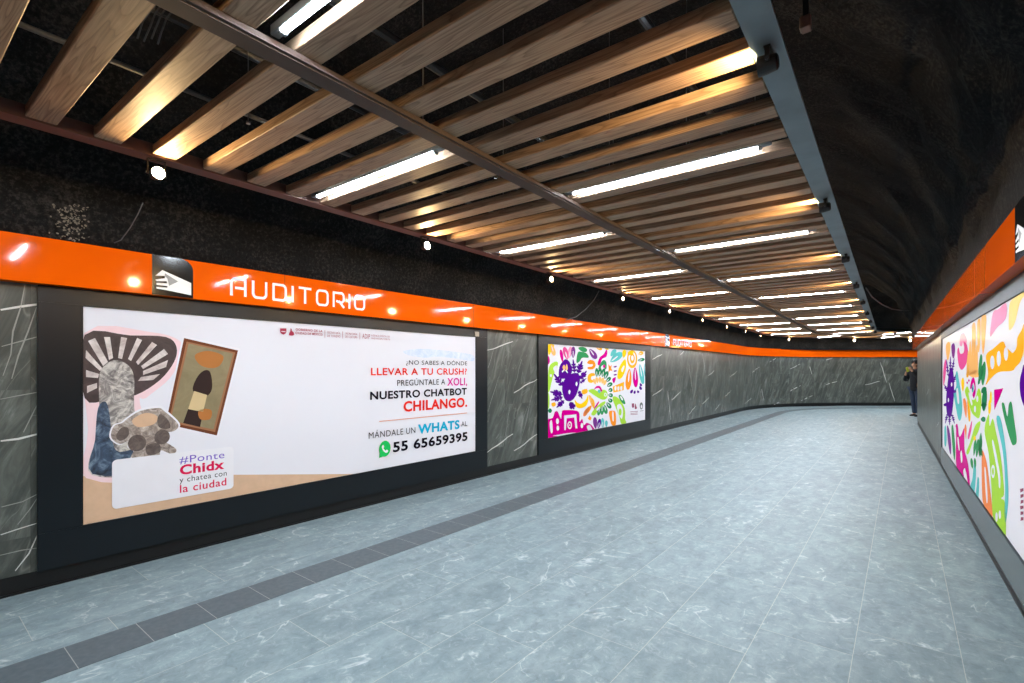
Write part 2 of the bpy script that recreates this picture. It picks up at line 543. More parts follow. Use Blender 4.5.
for a, b in (((190, 360), (160, 470)), ((220, 330), (205, 400)), ((300, 400), (255, 520)), ((420, 300), (390, 470)), ((480, 380), (470, 440)), ((540, 370), (510, 480)), ((640, 360), (620, 470))):
    soft.append(crop(640, 300, 4.879, (a, b)))
for a, b in (((350, 400), (315, 500)), ((420, 360), (370, 490)), ((618, 380), (575, 425)), ((240, 430), (210, 500)), ((60, 340), (30, 400))):
    soft.append(crop(770, 290, 4.553, (a, b)))
for a, b in soft: px_vein(bm, WL, a, b, 0.0035, 2)
wl = struct(link_mesh('wall_left', bm, [M['marble'], M['vein'], M['vein_soft']]))

bm = bmesh.new()
sweep(bm, WL, [(-0.012, 0.0), (-0.012, 0.121), (-0.19, 0.121), (-0.19, 0.0)], 0, 34)
sweep(bm, WL, [(0.004, 0.0), (0.004, 0.012), (-0.011, 0.012), (-0.011, 0.0)], 0, 34)
struct(link_mesh('baseboard_left', bm, M['black_base']))

# orange fascia, left: a shallow box standing 0.10 m off the slabs, with panel seams
bm = bmesh.new()
sweep(bm, WL, [(0.10, BAND0), (0.10, BAND1), (0.001, BAND1), (0.001, BAND0)], 0, 34)
for l in [0.3 + 2.44 * k for k in range(14)]:
    sweep(bm, WL, [(0.1006, BAND0 + 0.002), (0.1006, BAND1 - 0.002), (0.1, BAND1 - 0.002), (0.1, BAND0 + 0.002)], l, l + 0.003, mi=1)
struct(link_mesh('trim_2', bm, [M['orange'], M['orange_seam']]))

# right wall: slabs, return round the corner, skirting, fascia
bm = bmesh.new()
sweep(bm, WR, [(0.0, 0.10), (0.0, BAND1), (0.3, BAND1), (0.3, 0.10)], 0, RL, uv=True)
e = WR.at(RL)
rm = Matrix(((D1.x, -D1.y, 0, e.x), (D1.y, D1.x, 0, e.y), (0, 0, 1, 0), (0, 0, 0, 1)))
box(bm, 0.0, 9.0, -0.28, -0.001, 0.10, BAND1, 0, rm)
for a, b in (((190, 380), (195, 355)), ((180, 620), (190, 595)), ((130, 465), (142, 435)), ((108, 455), (112, 425))):
    a, b = crop(900, 300, 4.88, (a, b)); px_vein(bm, WR, a, b, 0.010, 1, sgn=-1)
struct(link_mesh('wall_right', bm, [M['marble'], M['vein']]))
bm = bmesh.new()
sweep(bm, WR, [(0.006, 0.0), (0.006, 0.101), (0.2, 0.101), (0.2, 0.0)], 0, RL)
sweep(bm, WR, [(-0.006, 0.0), (-0.006, 0.008), (0.005, 0.008), (0.005, 0.0)], 0, RL)
box(bm, 0.01, 9.0, -0.28, -0.012, 0.0, 0.101, 0, rm)
struct(link_mesh('baseboard_right', bm, M['black_base']))
bm = bmesh.new()
sweep(bm, WR, [(-0.10, BAND0), (-0.10, BAND1), (-0.001, BAND1), (-0.001, BAND0)], 0, RL)
for l in (3.2, 8.1, 10.55, 13.0, 15.45):
    sweep(bm, WR, [(-0.1006, BAND0 + 0.002), (-0.1006, BAND1 - 0.002), (-0.1, BAND1 - 0.002), (-0.1, BAND0 + 0.002)], l, l + 0.003, mi=1)
struct(link_mesh('trim_3', bm, [M['orange'], M['orange_seam']]))

# rough tunnel vault above the fascias
MID = make_path((-3.38 - .021 * S0 + 1.48, S0), (-.021, 1), corner_z(-3.38 + 1.48, -.021, 18.9 - 1.48), D1, 3.6)
bm = bmesh.new()
n = 150
rings = []
for i in range(n + 1):
    l = 31.0 * i / n
    s = min(l + S0, 18.0)
    le = -(2.455 - .0145 * s) + 0.02
    ri = 2.50 - .0025 * s
    prof = [(le, BAND1 - 0.02), (le + .02, 2.6), (le + .12, 3.0), (le + .42, 3.5), (le + 1.0, 4.05), (le + 1.8, 4.4), (0.05, 4.5), (ri - 1.7, 4.38),
            (ri - 1.0, 4.05), (ri - .42, 3.5), (ri - .16, 3.0), (ri - .05, 2.6), (ri - .02, BAND1 - 0.02)]
    ring = []
    sub = []
    for (a, b) in zip(prof, prof[1:]):
        for k in range(3): sub.append((a[0] + (b[0] - a[0]) * k / 3, a[1] + (b[1] - a[1]) * k / 3))
    sub.append(prof[-1])
    for j, (o, z) in enumerate(sub):
        p = MID.at(l, o)
        amp = 0.045 if 2 < j < len(sub) - 3 else 0.0
        ring.append(bm.verts.new((p.x + random.uniform(-amp, amp), p.y, z + random.uniform(-amp, amp))))
    rings.append(ring)
for A, B in zip(rings, rings[1:]):
    for j in range(len(A) - 1): bm.faces.new((A[j], A[j + 1], B[j + 1], B[j]))
o = struct(link_mesh('ceiling', bm, M['rock'], smooth=True))
sd = o.modifiers.new('thick', 'SOLIDIFY'); sd.thickness = 0.15; sd.offset = 1.0

# end of the corridor behind the camera: the same dark rock face
bm = bmesh.new()
box(bm, -5.0, 1.2, S0 - 0.25, S0 - 0.02, 0, 4.9)
struct(link_mesh('wall_back', bm, M['rock']))

# ------------------------------------------------------------------ hung slatted ceiling
CEIL = 2.64
ORD = ['nearest', 'second', 'third', 'fourth', 'fifth', 'sixth', 'seventh', 'eighth', 'ninth', 'tenth', 'eleventh', 'twelfth', 'thirteenth', 'fourteenth', 'fifteenth', 'sixteenth']
NEAR = ['nearest the camera'] + [w + ' nearest the camera' for w in ORD[1:]]
R0 = 3.0                                   # path length at Y = 0
PITCH = 0.265
LMAX = 31.0
SL = 2.945                                 # slat span


def frame_at(l):
    p = RAIL.at(l); q = RAIL.at(l, 1.0)
    d = q - p
    return p, math.atan2(d.y, d.x)


# left rail, middle beam, right beam: long single members
bm = bmesh.new(); sweep(bm, RAIL, [(-0.005, CEIL), (-0.11, CEIL), (-0.11, CEIL + 0.07), (-0.005, CEIL + 0.07)], 0, LMAX + 0.4)
tag(link_mesh('edge_rail', bm, M['rail_brown']), 'long reddish brown rail along the left edge of the slatted ceiling', 'rail')
bm = bmesh.new(); sweep(bm, RAIL, [(1.425, CEIL - 0.018), (1.535, CEIL - 0.018), (1.535, CEIL + 0.006), (1.425, CEIL + 0.006)], 0, LMAX + 0.4)
sweep(bm, RAIL, [(1.44, CEIL - 0.024), (1.52, CEIL - 0.024), (1.52, CEIL - 0.019), (1.44, CEIL - 0.019)], 0, LMAX + 0.4)
tag(link_mesh('support_beam', bm, M['beam_grey']), 'long brown grey beam running under the middle of the ceiling slats', 'beam')
bm = bmesh.new(); sweep(bm, RAIL, [(2.95, CEIL), (3.06, CEIL), (3.06, CEIL + 0.012), (2.965, CEIL + 0.012), (2.965, CEIL + 0.12), (2.95, CEIL + 0.12)], 0, LMAX + 0.4)
gb = tag(link_mesh('steel_beam', bm, M['galv']), 'galvanised grey steel beam along the right edge of the slatted ceiling', 'beam')


# slats
def slat_mesh():
    bm = bmesh.new()
    box(bm, 0.0, SL, -0.06, 0.06, 0.008, 0.062)
    bevel(bm, 0.004, 1)
    return bm


slats = []
proto = None
LS = {}                                    # slat number -> length along the rail
l, k = R0 + 0.49, 0
while l < LMAX:
    LS[k] = l
    bend = RAIL.dirn(l - .1).angle(RAIL.dirn(l + .1)) > 1e-3
    l += PITCH * (5.0 / (5.0 - 1.48) if bend else 1.0); k += 1
for k in range(1, 11): LS[-k] = R0 + 0.49 - PITCH * k
for k in sorted(LS):
    l = LS[k]
    if proto is None: o = proto = link_mesh('wooden_slat', slat_mesh(), M['wood'])
    else: o = proto.copy(); C.objects.link(o)
    p, a = frame_at(l)
    o.location = (p.x, p.y, CEIL); o.rotation_euler = (0, 0, a)
    slats.append((l, o))


def gap_l(i):                              # middle of the gap after slat i
    return (LS[i] + LS[i + 1]) / 2 if i in LS and i + 1 in LS else None


# tube lights, left bay and right bay staggered
def make_tube():
    t = empty('tube_light')
    bm = bmesh.new(); box(bm, -0.665, 0.665, -0.018, 0.018, 0.0205, 0.060); bevel(bm, 0.004)
    link_mesh('housing', bm, M['housing'], t)
    bm = bmesh.new()
    seg = 10
    A = []
    for x in (-0.595, 0.595):
        A.append([bm.verts.new((x, 0.015 * math.cos(PI * i / seg), 0.020 - 0.010 * math.sin(PI * i / seg))) for i in range(seg + 1)])
    for i in range(seg): bm.faces.new((A[0][i], A[0][i + 1], A[1][i + 1], A[1][i]))
    for r in A: bm.faces.new(r)
    bm.faces.new((A[0][0], A[1][0], A[1][-1], A[0][-1]))
    link_mesh('diffuser', bm, M['tube'], t)
    for s in (-1, 1):
        bm = bmesh.new(); box(bm, s * 0.6055 - 0.01, s * 0.6055 + 0.01, -0.016, 0.016, 0.007, 0.0202); bevel(bm, 0.003)
        link_mesh('end_cap', bm, M['housing'], t)
    return t


tl = None
def place_tube(l, d, label, group):
    global tl
    if tl is None: t = tl = make_tube()
    else: t = copy_tree(tl)
    p = RAIL.at(l, d); _, a = frame_at(l)
    t.location = (p.x, p.y, CEIL); t.rotation_euler = (0, 0, a)
    tag(t, label, 'ceiling light', group)
    return t


GL, GR = 'tube lights in the left ceiling bay', 'tube lights in the right ceiling bay'
vis = []
for side, first, d, grp in (('right', 1, 2.19, GR), ('left', 5, 0.69, GL)):
    n = 0
    for i in range(first - 16, 120, 8):
        l = gap_l(i)
        if l is None: continue
        if l < R0 + 0.5:
            place_tube(l, d, 'white tube light of the %s ceiling bay, behind the camera position' % side, grp)
            continue
        place_tube(l, d, 'white tube light in the %s ceiling bay, %s' % (side, NEAR[n]), grp)
        vis.append((l, side, n)); n += 1
vis.sort()
# slat labels: counted from the tube light before them
words = ['first', 'second', 'third', 'fourth', 'fifth', 'sixth', 'seventh', 'eighth', 'ninth', 'tenth', 'eleventh', 'twelfth', 'thirteenth', 'fourteenth']
for l, o in slats:
    before = [v for v in vis if v[0] < l]
    if not before:
        cnt = len([1 for q, _ in slats if l <= q < vis[0][0]])
        lab = 'brown wooden slat, %s on the near side of the nearest right-bay tube light' % words[cnt - 1]
    else:
        b = before[-1]
        cnt = len([1 for q, _ in slats if b[0] < q <= l])
        lab = 'brown wooden slat, %s beyond the %s %s-bay tube light' % (words[cnt - 1], ORD[b[2]] if b[2] == 0 else ORD[b[2]] + ' nearest', b[1])
    tag(o, lab, 'ceiling slat', 'wooden slats of the hung ceiling')


# spotlights clamped under the edge members
def make_spot(drop):
    t = empty('spotlight')
    # yoke from the member down to the head (head looks along +X)
    bm = bmesh.new()
    box(bm, -0.014, 0.010, -0.045, 0.045, -0.008, -0.001)
    box(bm, -0.010, 0.006, -0.045, -0.040, -drop - 0.008, -0.001)
    box(bm, -0.010, 0.006, 0.040, 0.045, -drop - 0.008, -0.001)
    link_mesh('yoke', bm, M['black'], t)
    bm = bmesh.new()
    seg = 20
    prof = [(-0.034, 0.0), (-0.034, 0.022), (-0.028, 0.030), (0.010, 0.036), (0.036, 0.037), (0.036, 0.034), (0.008, 0.032), (0.008, 0.0)]
    rings = []
    for x, r in prof:
        rings.append([bm.verts.new((x, r * math.cos(2 * PI * i / seg), -drop + r * math.sin(2 * PI * i / seg))) for i in range(seg)] if r > 0 else [bm.verts.new((x, 0, -drop))])
    for A, B in zip(rings, rings[1:]):
        for i in range(seg):
            j = (i + 1) % seg
            if len(A) == 1: bm.faces.new((A[0], B[j], B[i]))
            elif len(B) == 1: bm.faces.new((A[i], A[j], B[0]))
            else: bm.faces.new((A[i], A[j], B[j], B[i]))
    head = link_mesh('head', bm, M['black'], t, smooth=False)
    bm = bmesh.new()
    R = 0.030
    ring = None
    tip = bm.verts.new((0.024, 0, -drop))
    prev = None
    for x, r in ((0.023, 0.012), (0.019, 0.022), (0.014, R), (0.010, R)):
        ring = [bm.verts.new((x, r * math.cos(2 * PI * i / seg), -drop + r * math.sin(2 * PI * i / seg))) for i in range(seg)]
        for i in range(seg):
            j = (i + 1) % seg
            if prev is None: bm.faces.new((tip, ring[j], ring[i]))
            else: bm.faces.new((prev[i], prev[j], ring[j], ring[i]))
        prev = ring
    link_mesh('lens', bm, M['spot'], head, smooth=True)
    for s in (-1, 1):
        bm = bmesh.new(); tube(bm, [(-0.002, s * 0.0385, -drop), (-0.002, s * 0.052, -drop)], 0.008, 10)
        link_mesh('knob', bm, M['dark_steel'], t)
    return t


sp0 = {}
def place_spot(l, d, flip, label, group):
    if flip not in sp0: t = sp0[flip] = make_spot(0.052 if flip else 0.084)
    else: t = copy_tree(sp0[flip])
    p = RAIL.at(l, d); _, a = frame_at(l)
    t.location = (p.x, p.y, CEIL); t.rotation_euler = (0, 0, a + (PI if flip else 0))
    tag(t, label, 'spotlight', group)


for side, first, d, flip, lab in (('left', 1.92, -0.058, False, 'warm glowing spotlight under the left brown rail, %s'), ('right', 5.95, 3.005, True, 'black spotlight under the right steel beam, back towards us, %s')):
    n = 0
    for i in range(-1, 14):
        kk = first + 8 * i
        if int(kk) not in LS or int(kk) + 1 not in LS: continue
        f = kk - math.floor(kk); l = LS[math.floor(kk)] * (1 - f) + LS[math.floor(kk) + 1] * f
        if l < R0 + (0.4 if side == 'left' else 1.5): word = 'beside or behind the camera position'
        else: word = NEAR[n]; n += 1
        place_spot(l, d, flip, lab % word, 'spotlights along the %s edge of the ceiling' % side)

# conduits and hangers above the slats
for off, z, r, nm, lab in ((0.55, 3.15, 0.022, 'conduit', 'grey conduit pipe above the slats, nearer the left rail'),
                           (1.05, 3.35, 0.03, 'conduit', 'thick grey conduit pipe above the slats, left of the middle beam'),
                           (0.22, 2.98, 0.014, 'conduit', 'thin grey conduit pipe just above the slats beside the left rail'),
                           (2.35, 3.25, 0.024, 'conduit', 'grey conduit pipe above the slats of the right bay')):
    bm = bmesh.new(); tube(bm, [tuple(RAIL.at(l, off)) + (z,) for l in [0.3 + 0.5 * i for i in range(40)]], r, 8)
    tag(link_mesh(nm, bm, M['dark_steel'] if r > 0.02 else M['cable']), lab, 'pipe')
n = 0
hp = None
for k in range(9):
    for d, side in ((0.75, 'left'), (1.48, 'middle'), (2.3, 'right')):
        l = R0 + 0.62 + 0.265 * (2 + 8 * k) + (0.53 if d == 1.48 else 0)
        if l > 21: continue
        if hp is None:
            bm = bmesh.new(); tube(bm, [(0, 0, 0.0), (0, 0, 1.72)], 0.003, 6)
            tube(bm, [(0, 0, 0.0), (0, 0, 0.012)], 0.011, 6)
            h = hp = link_mesh('hanger_rod', bm, M['cable'])
        else: h = hp.copy(); C.objects.link(h)
        p = RAIL.at(l, d); h.location = (p.x, p.y, CEIL + 0.03)
        tag(h, 'thin steel hanger rod above the %s, %s' % ({'left': 'left slat bay', 'middle': 'middle beam', 'right': 'right slat bay'}[side], NEAR[k]), 'hanger rod', 'hanger rods of the slatted ceiling')
# bundle of loose cable ends above the near left slats
bm = bmesh.new()
pc = RAIL.at(R0 + 0.72, 0.75)
for i in range(7):
    r = random.Random(i)
    pts = []
    for j in range(9):
        f = j / 8
        pts.append((pc.x + 0.10 + 0.14 * math.sin(2.6 * f) - r.uniform(0, .02) - 0.1 * f, pc.y + 0.06 * math.cos(3 * f) + (i - 3) * 0.008 * (1 + 2 * f), 3.15 - 0.30 * f - r.uniform(0, 0.03) * f))
    tube(bm, pts, 0.0035, 5)
tag(link_mesh('cable_bundle', bm, M['cable']), 'bundle of loose grey cables hanging above the near left slats', 'cable')


# ------------------------------------------------------------------ printed artwork
def spline(pts, n=6):
    """closed catmull-rom through the points"""
    out = []
    m = len(pts)
    for i in range(m):
        p0, p1, p2, p3 = pts[i - 1], pts[i], pts[(i + 1) % m], pts[(i + 2) % m]
        for k in range(n):
            t = k / n
            out.append(tuple(0.5 * ((2 * p1[c]) + (-p0[c] + p2[c]) * t + (2 * p0[c] - 5 * p1[c] + 4 * p2[c] - p3[c]) * t * t + (-p0[c] + 3 * p1[c] - 3 * p2[c] + p3[c]) * t ** 3) for c in (0, 1)))
    return out


class Sheet:
    """shapes printed on a wall poster; coordinates are (length along the wall, height)"""
    def __init__(s, path, off, sgn):
        s.path, s.off, s.sgn = path, off, sgn

    def uv(s, p):
        return s.path.uv(p[0], p[1], s.off * s.sgn)

    def p3(s, u, v, lay):
        q = s.path.at(u, (s.off + 0.00028 * lay) * s.sgn)
        return (q.x, q.y, v)

    def poly(s, bm, uvs, lay, mi=0):
        vs = [bm.verts.new(s.p3(u, v, lay)) for u, v in uvs]
        f = bm.faces.new(vs); f.material_index = mi
        f.normal_update()
        q = s.path.at(uvs[0][0], 0); r = s.path.at(uvs[0][0], s.sgn)
        if f.normal.dot(Vector((r.x - q.x, r.y - q.y, 0))) < 0: f.normal_flip()
        return f


def shape_obj(sh, name, polys, lay, mats, parent):
    """polys: list of (uv points, material index, layer add)"""
    bm = bmesh.new()
    for uvs, mi, la in polys: sh.poly(bm, uvs, lay + la, mi)
    return link_mesh2(name, bm, mats, parent)


def link_mesh2(name, bm, mats, parent):
    me = bpy.data.meshes.new(name); bm.to_mesh(me); bm.free()
    for m in mats: me.materials.append(m)
    o = bpy.data.objects.new(name, me); C.objects.link(o)
    if parent is not None: o.parent = parent
    return o


def text_polys(txt, bold=0.0, spacing=1.0):
    cu = bpy.data.curves.new('t', 'FONT'); cu.body = txt; cu.size = 1.0; cu.offset = bold; cu.space_character = spacing
    cu.resolution_u = 4
    ob = bpy.data.objects.new('t', cu); C.objects.link(ob)
    dg = bpy.context.evaluated_depsgraph_get(); dg.update()
    me = bpy.data.meshes.new_from_object(ob.evaluated_get(dg))
    vs = [(v.co.x, v.co.y) for v in me.vertices]; fs = [tuple(p.vertices) for p in me.polygons]
    bpy.data.objects.remove(ob); bpy.data.curves.remove(cu); bpy.data.meshes.remove(me)
    return vs, fs


def text_obj(sh, name, txt, x0, x1, v0, v1, mat, parent, lay, bold=0.0):
    """fit lettering into the box x0..x1 (lengths along the wall) by v0..v1 (heights); one mesh per word"""
    vs, fs = text_polys(txt, bold, 1.08)
    xs = [p[0] for p in vs]; ys = [p[1] for p in vs]
    ax, bx, ay, by = min(xs), max(xs), min(ys), max(ys)
    fs = sorted(fs, key=lambda f: min(vs[i][0] for i in f))
    words_, end = [], None
    for f in fs:
        lo = min(vs[i][0] for i in f)
        if end is None or lo > end + 0.215: words_.append([])
        words_[-1].append(f); end = max(end or lo, max(vs[i][0] for i in f))
    out = []
    for wf in words_:
        bm = bmesh.new(); V = {}
        for f in wf:
            for i in f:
                if i not in V:
                    x, y = vs[i]
                    V[i] = bm.verts.new(sh.p3(x0 + (x - ax) / (bx - ax) * (x1 - x0), v0 + (y - ay) / (by - ay) * (v1 - v0), lay))
            try: bm.faces.new([V[i] for i in f])
            except ValueError: pass
        out.append(link_mesh2(name, bm, [mat], parent))
    return out


def rounded(u0, u1, v0, v1, r, n=5):
    out = []
    for cx, cy, a in ((u1 - r, v1 - r, 0), (u0 + r, v1 - r, 90), (u0 + r, v0 + r, 180), (u1 - r, v0 + r, 270)):
        for i in range(n + 1):
            t = math.radians(a + 90 * i / n); out.append((cx + r * math.cos(t), cy + r * math.sin(t)))
    return out


def ellipse(u, v, a, b, n=20, rot=0.0):
    return [(u + a * math.cos(2 * PI * i / n) * math.cos(rot) - b * math.sin(2 * PI * i / n) * math.sin(rot),
             v + a * math.cos(2 * PI * i / n) * math.sin(rot) + b * math.sin(2 * PI * i / n) * math.cos(rot)) for i in range(n)]


def framed_poster(name, path, sgn, l0, l1, v0, v1, st0, st1, zb, zt, frame_mat, base_mat=None):
    """black metal frame with sheet; l0..l1 is the sheet; st0/st1 stile widths, zb/zt frame bottom/top"""
    mid = path.at((l0 + l1) / 2)
    root = empty(name, (mid.x, mid.y, 0.0))
    inv = Matrix.Translation((-mid.x, -mid.y, 0))
    def add(part, prof, la, lb, mat, step=2.0):
        bm = bmesh.new(); sweep(bm, path, prof, la, lb, step, sgn=sgn)
        bmesh.ops.transform(bm, matrix=inv, verts=bm.verts)
        return link_mesh(part, bm, mat, root)
    D = 0.025
    add('stile', [(0.001, v0), (D, v0), (D, v1), (0.001, v1)], l0 - st0, l0, frame_mat)
    add('stile', [(0.001, v0), (D, v0), (D, v1), (0.001, v1)], l1, l1 + st1, frame_mat)
    add('top_rail', [(0.001, v1 + .0005), (D, v1 + .0005), (D, zt), (0.001, zt)], l0 - st0, l1 + st1, frame_mat)
    add('bottom_rail', [(0.001, zb), (D, zb), (D, v0 - .0005), (0.001, v0 - .0005)], l0 - st0, l1 + st1, base_mat or frame_mat)
    sheet = add('poster_sheet', [(0.001, v0 + .001), (0.016, v0 + .001), (0.016, v1 - .001), (0.001, v1 - .001)], l0 + .001, l1 - .001, M['paper'])
    # thin retaining bead round the sheet
    bm = bmesh.new()
    sweep(bm, path, [(0.016, v0), (0.0275, v0), (0.0275, v0 + .006), (0.016, v0 + .006)], l0, l1, 2.0, sgn=sgn)
    sweep(bm, path, [(0.016, v1 - .006), (0.0275, v1 - .006), (0.0275, v1), (0.016, v1)], l0, l1, 2.0, sgn=sgn)
    for a, b in ((l0 - .003, l0 + .004), (l1 - .004, l1 + .003)):
        sweep(bm, path, [(0.016, v0 + .006), (0.0275, v0 + .006), (0.0275, v1 - .006), (0.016, v1 - .006)], a, b, 2.0, sgn=sgn)
    bmesh.ops.transform(bm, matrix=inv, verts=bm.verts)
    link_mesh('bead', bm, frame_mat, root)
    return root, sheet


def unparent_fix(sheet, root):
    """print layers are modelled in world space; shift them into the frame's space"""
    for ch in sheet.children:
        ch.data.transform(Matrix.Translation((-root.location.x, -root.location.y, 0)))


# ---- poster 1 (left, large): city information poster
V0, V1 = 0.357, 1.84
P1L0, P1L1 = lpos(0.828), lpos(4.755)
root1, sheet1 = framed_poster('framed_poster', WL, 1, P1L0, P1L1, V0, V1, 0.22, 0.225, 0.121, BAND0 - .001, M['black_metal'])
tag(root1, 'large black-framed white information poster under the near orange station sign', 'poster')
sh = Sheet(WL, 0.0166, 1)
UV = lambda pts: [sh.uv(p) for p in pts]
def q(x0, y0, k, pts): return UV(crop(x0, y0, k, pts))
col = lambda name, r, g, b: plain(name, rgb(r, g, b), 0.2, 0, 0.0004, vary=0.015)
RED, INK, PINK, CYAN, MAROON = col('print_red', 228, 46, 38), col('print_ink', 20, 18, 30), col('print_magenta', 214, 16, 150), col('print_cyan', 22, 166, 206), col('print_maroon', 168, 62, 84)
VIOLET, TAN, CARD, SKY = col('print_violet', 112, 84, 190), plain('print_tan', rgb(214, 178, 148), 0.2, vary=0.05, scale=14), col('print_card', 231, 230, 237), mat_stone('print_sky', [(0.35, rgb(226, 232, 244)), (0.6, rgb(196, 212, 236))], 9.0)
CRIM, GREEN = col('print_crimson', 214, 24, 80), col('print_green', 37, 190, 92)
vt = sh.uv((84, 476))[1]
tb = [sh.uv((200, 475)), sh.uv((280, 474.5)), sh.uv((345, 474))]
shape_obj(sh, 'tan_border', [([(P1L0 + .005, V0 + .007), (tb[2][0] + .1, V0 + .007)] + tb[::-1] + [(P1L0 + .005, vt)], 0, 0)], 1, [TAN], sheet1)
# pale watercolour patch behind the headline
shape_obj(sh, 'sky_patch', [(spline(q(350, 345, 5.692, [(305, 35), (400, 22), (520, 30), (640, 45), (700, 60), (700, 92), (610, 78), (500, 66), (430, 72), (340, 60)])), 0, 0)], 1, [SKY], sheet1)

# photographs replaced by plain stand-ins of like size and colour
DKB = mat_stone('print_dark_brown', [(0.3, rgb(40, 30, 32)), (0.7, rgb(78, 62, 64))], 7.0)
PALE = mat_stone('print_pale', [(0.3, rgb(168, 152, 150)), (0.65, rgb(224, 216, 214))], 9.0)
STN = mat_stone('print_stone', [(0.32, rgb(70, 66, 68)), (0.46, rgb(140, 134, 132)), (0.6, rgb(206, 200, 194))], 11.0, 2.0)
BLU = mat_stone('print_blue_stone', [(0.32, rgb(24, 30, 44)), (0.5, rgb(62, 80, 104)), (0.66, rgb(122, 142, 160))], 8.0, 2.0)
ROSE = col('print_rose', 238, 208, 214)
polys = [(spline(UV([(84.6, 333), (150, 332), (180, 341), (181, 356), (170, 378), (146, 398), (140, 404), (156, 474), (86, 478), (88, 430)]), 4), 0, 0),
         (spline(UV([(84.6, 335), (130, 335.4), (166, 337), (176.5, 347), (174, 362), (160, 380), (136, 395), (110, 399), (84.6, 398)]), 4), 1, 1)]
for a, b, c, d in (((88, 341), (95, 338), (108, 362), (103, 366)), ((104, 337), (110, 337), (113, 358), (109, 360)), ((121, 337), (127, 338), (122, 359), (118, 358)),
                   ((137, 338), (142, 340), (131, 361), (128, 359)), ((152, 342), (157, 345), (138, 365), (136, 362)), ((164, 349), (168, 354), (143, 369), (141, 366)),
                   ((168, 360), (166, 367), (143, 375), (143, 371)), ((160, 374), (153, 380), (138, 381), (141, 377)), ((85.5, 358), (86, 350), (102, 368), (100, 371)), ((86, 377), (86, 370), (99, 374), (98, 378)), ((87, 393), (87, 386), (97, 383), (97, 388))):
    polys.append((UV([a, b, c, d]), 2, 2))
polys.append((spline(UV([(99, 378), (104, 366), (116, 360), (129, 366), (134, 378), (134, 400), (136, 415), (150, 436), (152, 471), (92, 475), (95, 440), (99, 412)]), 5), 3, 3))
polys.append((spline(UV([(98, 408), (106, 402), (110, 418), (112, 440), (120, 452), (148, 446), (151, 470), (92.5, 474), (95, 440)]), 4), 4, 4))
shape_obj(sh, 'photo_print', polys, 2, [ROSE, DKB, PALE, STN, BLU], sheet1)
WOODP = col('print_frame_brown', 112, 66, 46); OLIVE = mat_stone('print_olive', [(0.3, rgb(122, 110, 80)), (0.7, rgb(146, 134, 102))], 4.0)
EARTH = col('print_earth', 176, 116, 66); UMB = col('print_umber', 58, 46, 44); CREAM = col('print_cream', 206, 184, 142); LIP = col('print_frame_light', 158, 112, 84)
polys = [(UV([(182.5, 336), (240.5, 348.6), (218.6, 437.5), (163.5, 426)]), 6, 0), (UV([(184, 338), (238, 350.5), (216.8, 435.5), (165.5, 424)]), 0, 1),
         (UV([(186.5, 341.5), (235.2, 352.4), (215, 432), (168.5, 422)]), 5, 2), (UV([(188.5, 343.5), (233, 353.5), (213.4, 429.5), (170.5, 420.5)]), 1, 3)]
# plain blocks of the picture's colours: an oval, an upright bar, a pale block, a low dark block
polys += [(spline(UV([(195, 355), (208, 351), (223, 356), (219, 366), (209, 368), (199, 364)]), 5), 2, 4), (spline(UV([(203, 371), (210, 372), (212, 388), (206, 396), (193, 391), (196, 379)]), 4), 3, 4),
          (UV([(194, 391), (207, 395), (203, 412), (188, 409)]), 4, 5), (UV([(188, 409), (203, 412), (200, 427), (183, 423)]), 3, 4), (spline(UV([(199, 410), (211, 410), (210, 419), (200, 419)]), 4), 2, 5)]
shape_obj(sh, 'painting_print', polys, 3, [WOODP, OLIVE, EARTH, UMB, CREAM, LIP, CARD], sheet1)
FIG = mat_stone('print_clay', [(0.32, rgb(92, 80, 74)), (0.5, rgb(160, 146, 138)), (0.66, rgb(208, 198, 190))], 14.0, 2.0); FIGD = mat_stone('print_clay_dark', [(0.3, rgb(64, 54, 52)), (0.7, rgb(120, 106, 100))], 16.0)
out = [(111, 437), (114, 426), (122, 423), (127, 419), (140, 411), (158, 408), (164, 411), (178, 424), (174, 431), (162, 433), (163, 440), (176, 449), (172, 454), (160, 450), (158, 456), (132, 458), (134, 450), (128, 446), (130, 440), (120, 444)]
cxm, cym = 145, 433
polys = [(spline(UV([(cxm + (x - cxm) * 1.05, cym + (y - cym) * 1.09) for x, y in out]), 4), 0, 0), (spline(UV(out), 4), 1, 1)]
polys += [(spline(UV([(132, 420), (145, 413), (157, 416), (154, 424), (138, 427)]), 4), 3, 2), (spline(UV([(116, 436), (121, 428), (128, 428), (128, 436), (120, 441)]), 4), 2, 2), (spline(UV([(160, 414), (168, 420), (170, 428), (160, 428), (157, 421)]), 4), 2, 2),
          (ellipse(*sh.uv((137, 443)), .055, .06), 2, 2), (ellipse(*sh.uv((162, 437)), .05, .055), 2, 2), (spline(UV([(146, 446), (158, 443), (160, 452), (148, 455)]), 4), 2, 3)]
shape_obj(sh, 'figurine_print', polys, 9, [CARD, FIG, FIGD, TAN], sheet1)

# white card with slogan (its printed code is left out)
c0, vtop = sh.uv((80 + 163 / 5.12, 410 + 256 / 5.12)); _, vbot = sh.uv((80 + 163 / 5.12, 410 + 509 / 5.12)); c1, _ = sh.uv((80 + 785 / 5.12, 480))
shape_obj(sh, 'slogan_card', [(rounded(c0, c1, vbot, vtop, 0.03), 0, 0)], 16, [CARD], sheet1)


def line(name, txt, x0, y0, k, xa, xb, ya, yb, mat, bold, lay=18, parent=None, shh=None):
    s_ = shh or sh
    ua, va = s_.uv((x0 + xa / k, y0 + yb / k)); _, vb = s_.uv((x0 + xa / k, y0 + ya / k)); ub, _ = s_.uv((x0 + xb / k, y0 + ya / k))
    return text_obj(s_, name, txt, ua, ub, va, vb, mat, parent or sheet1, lay, bold)


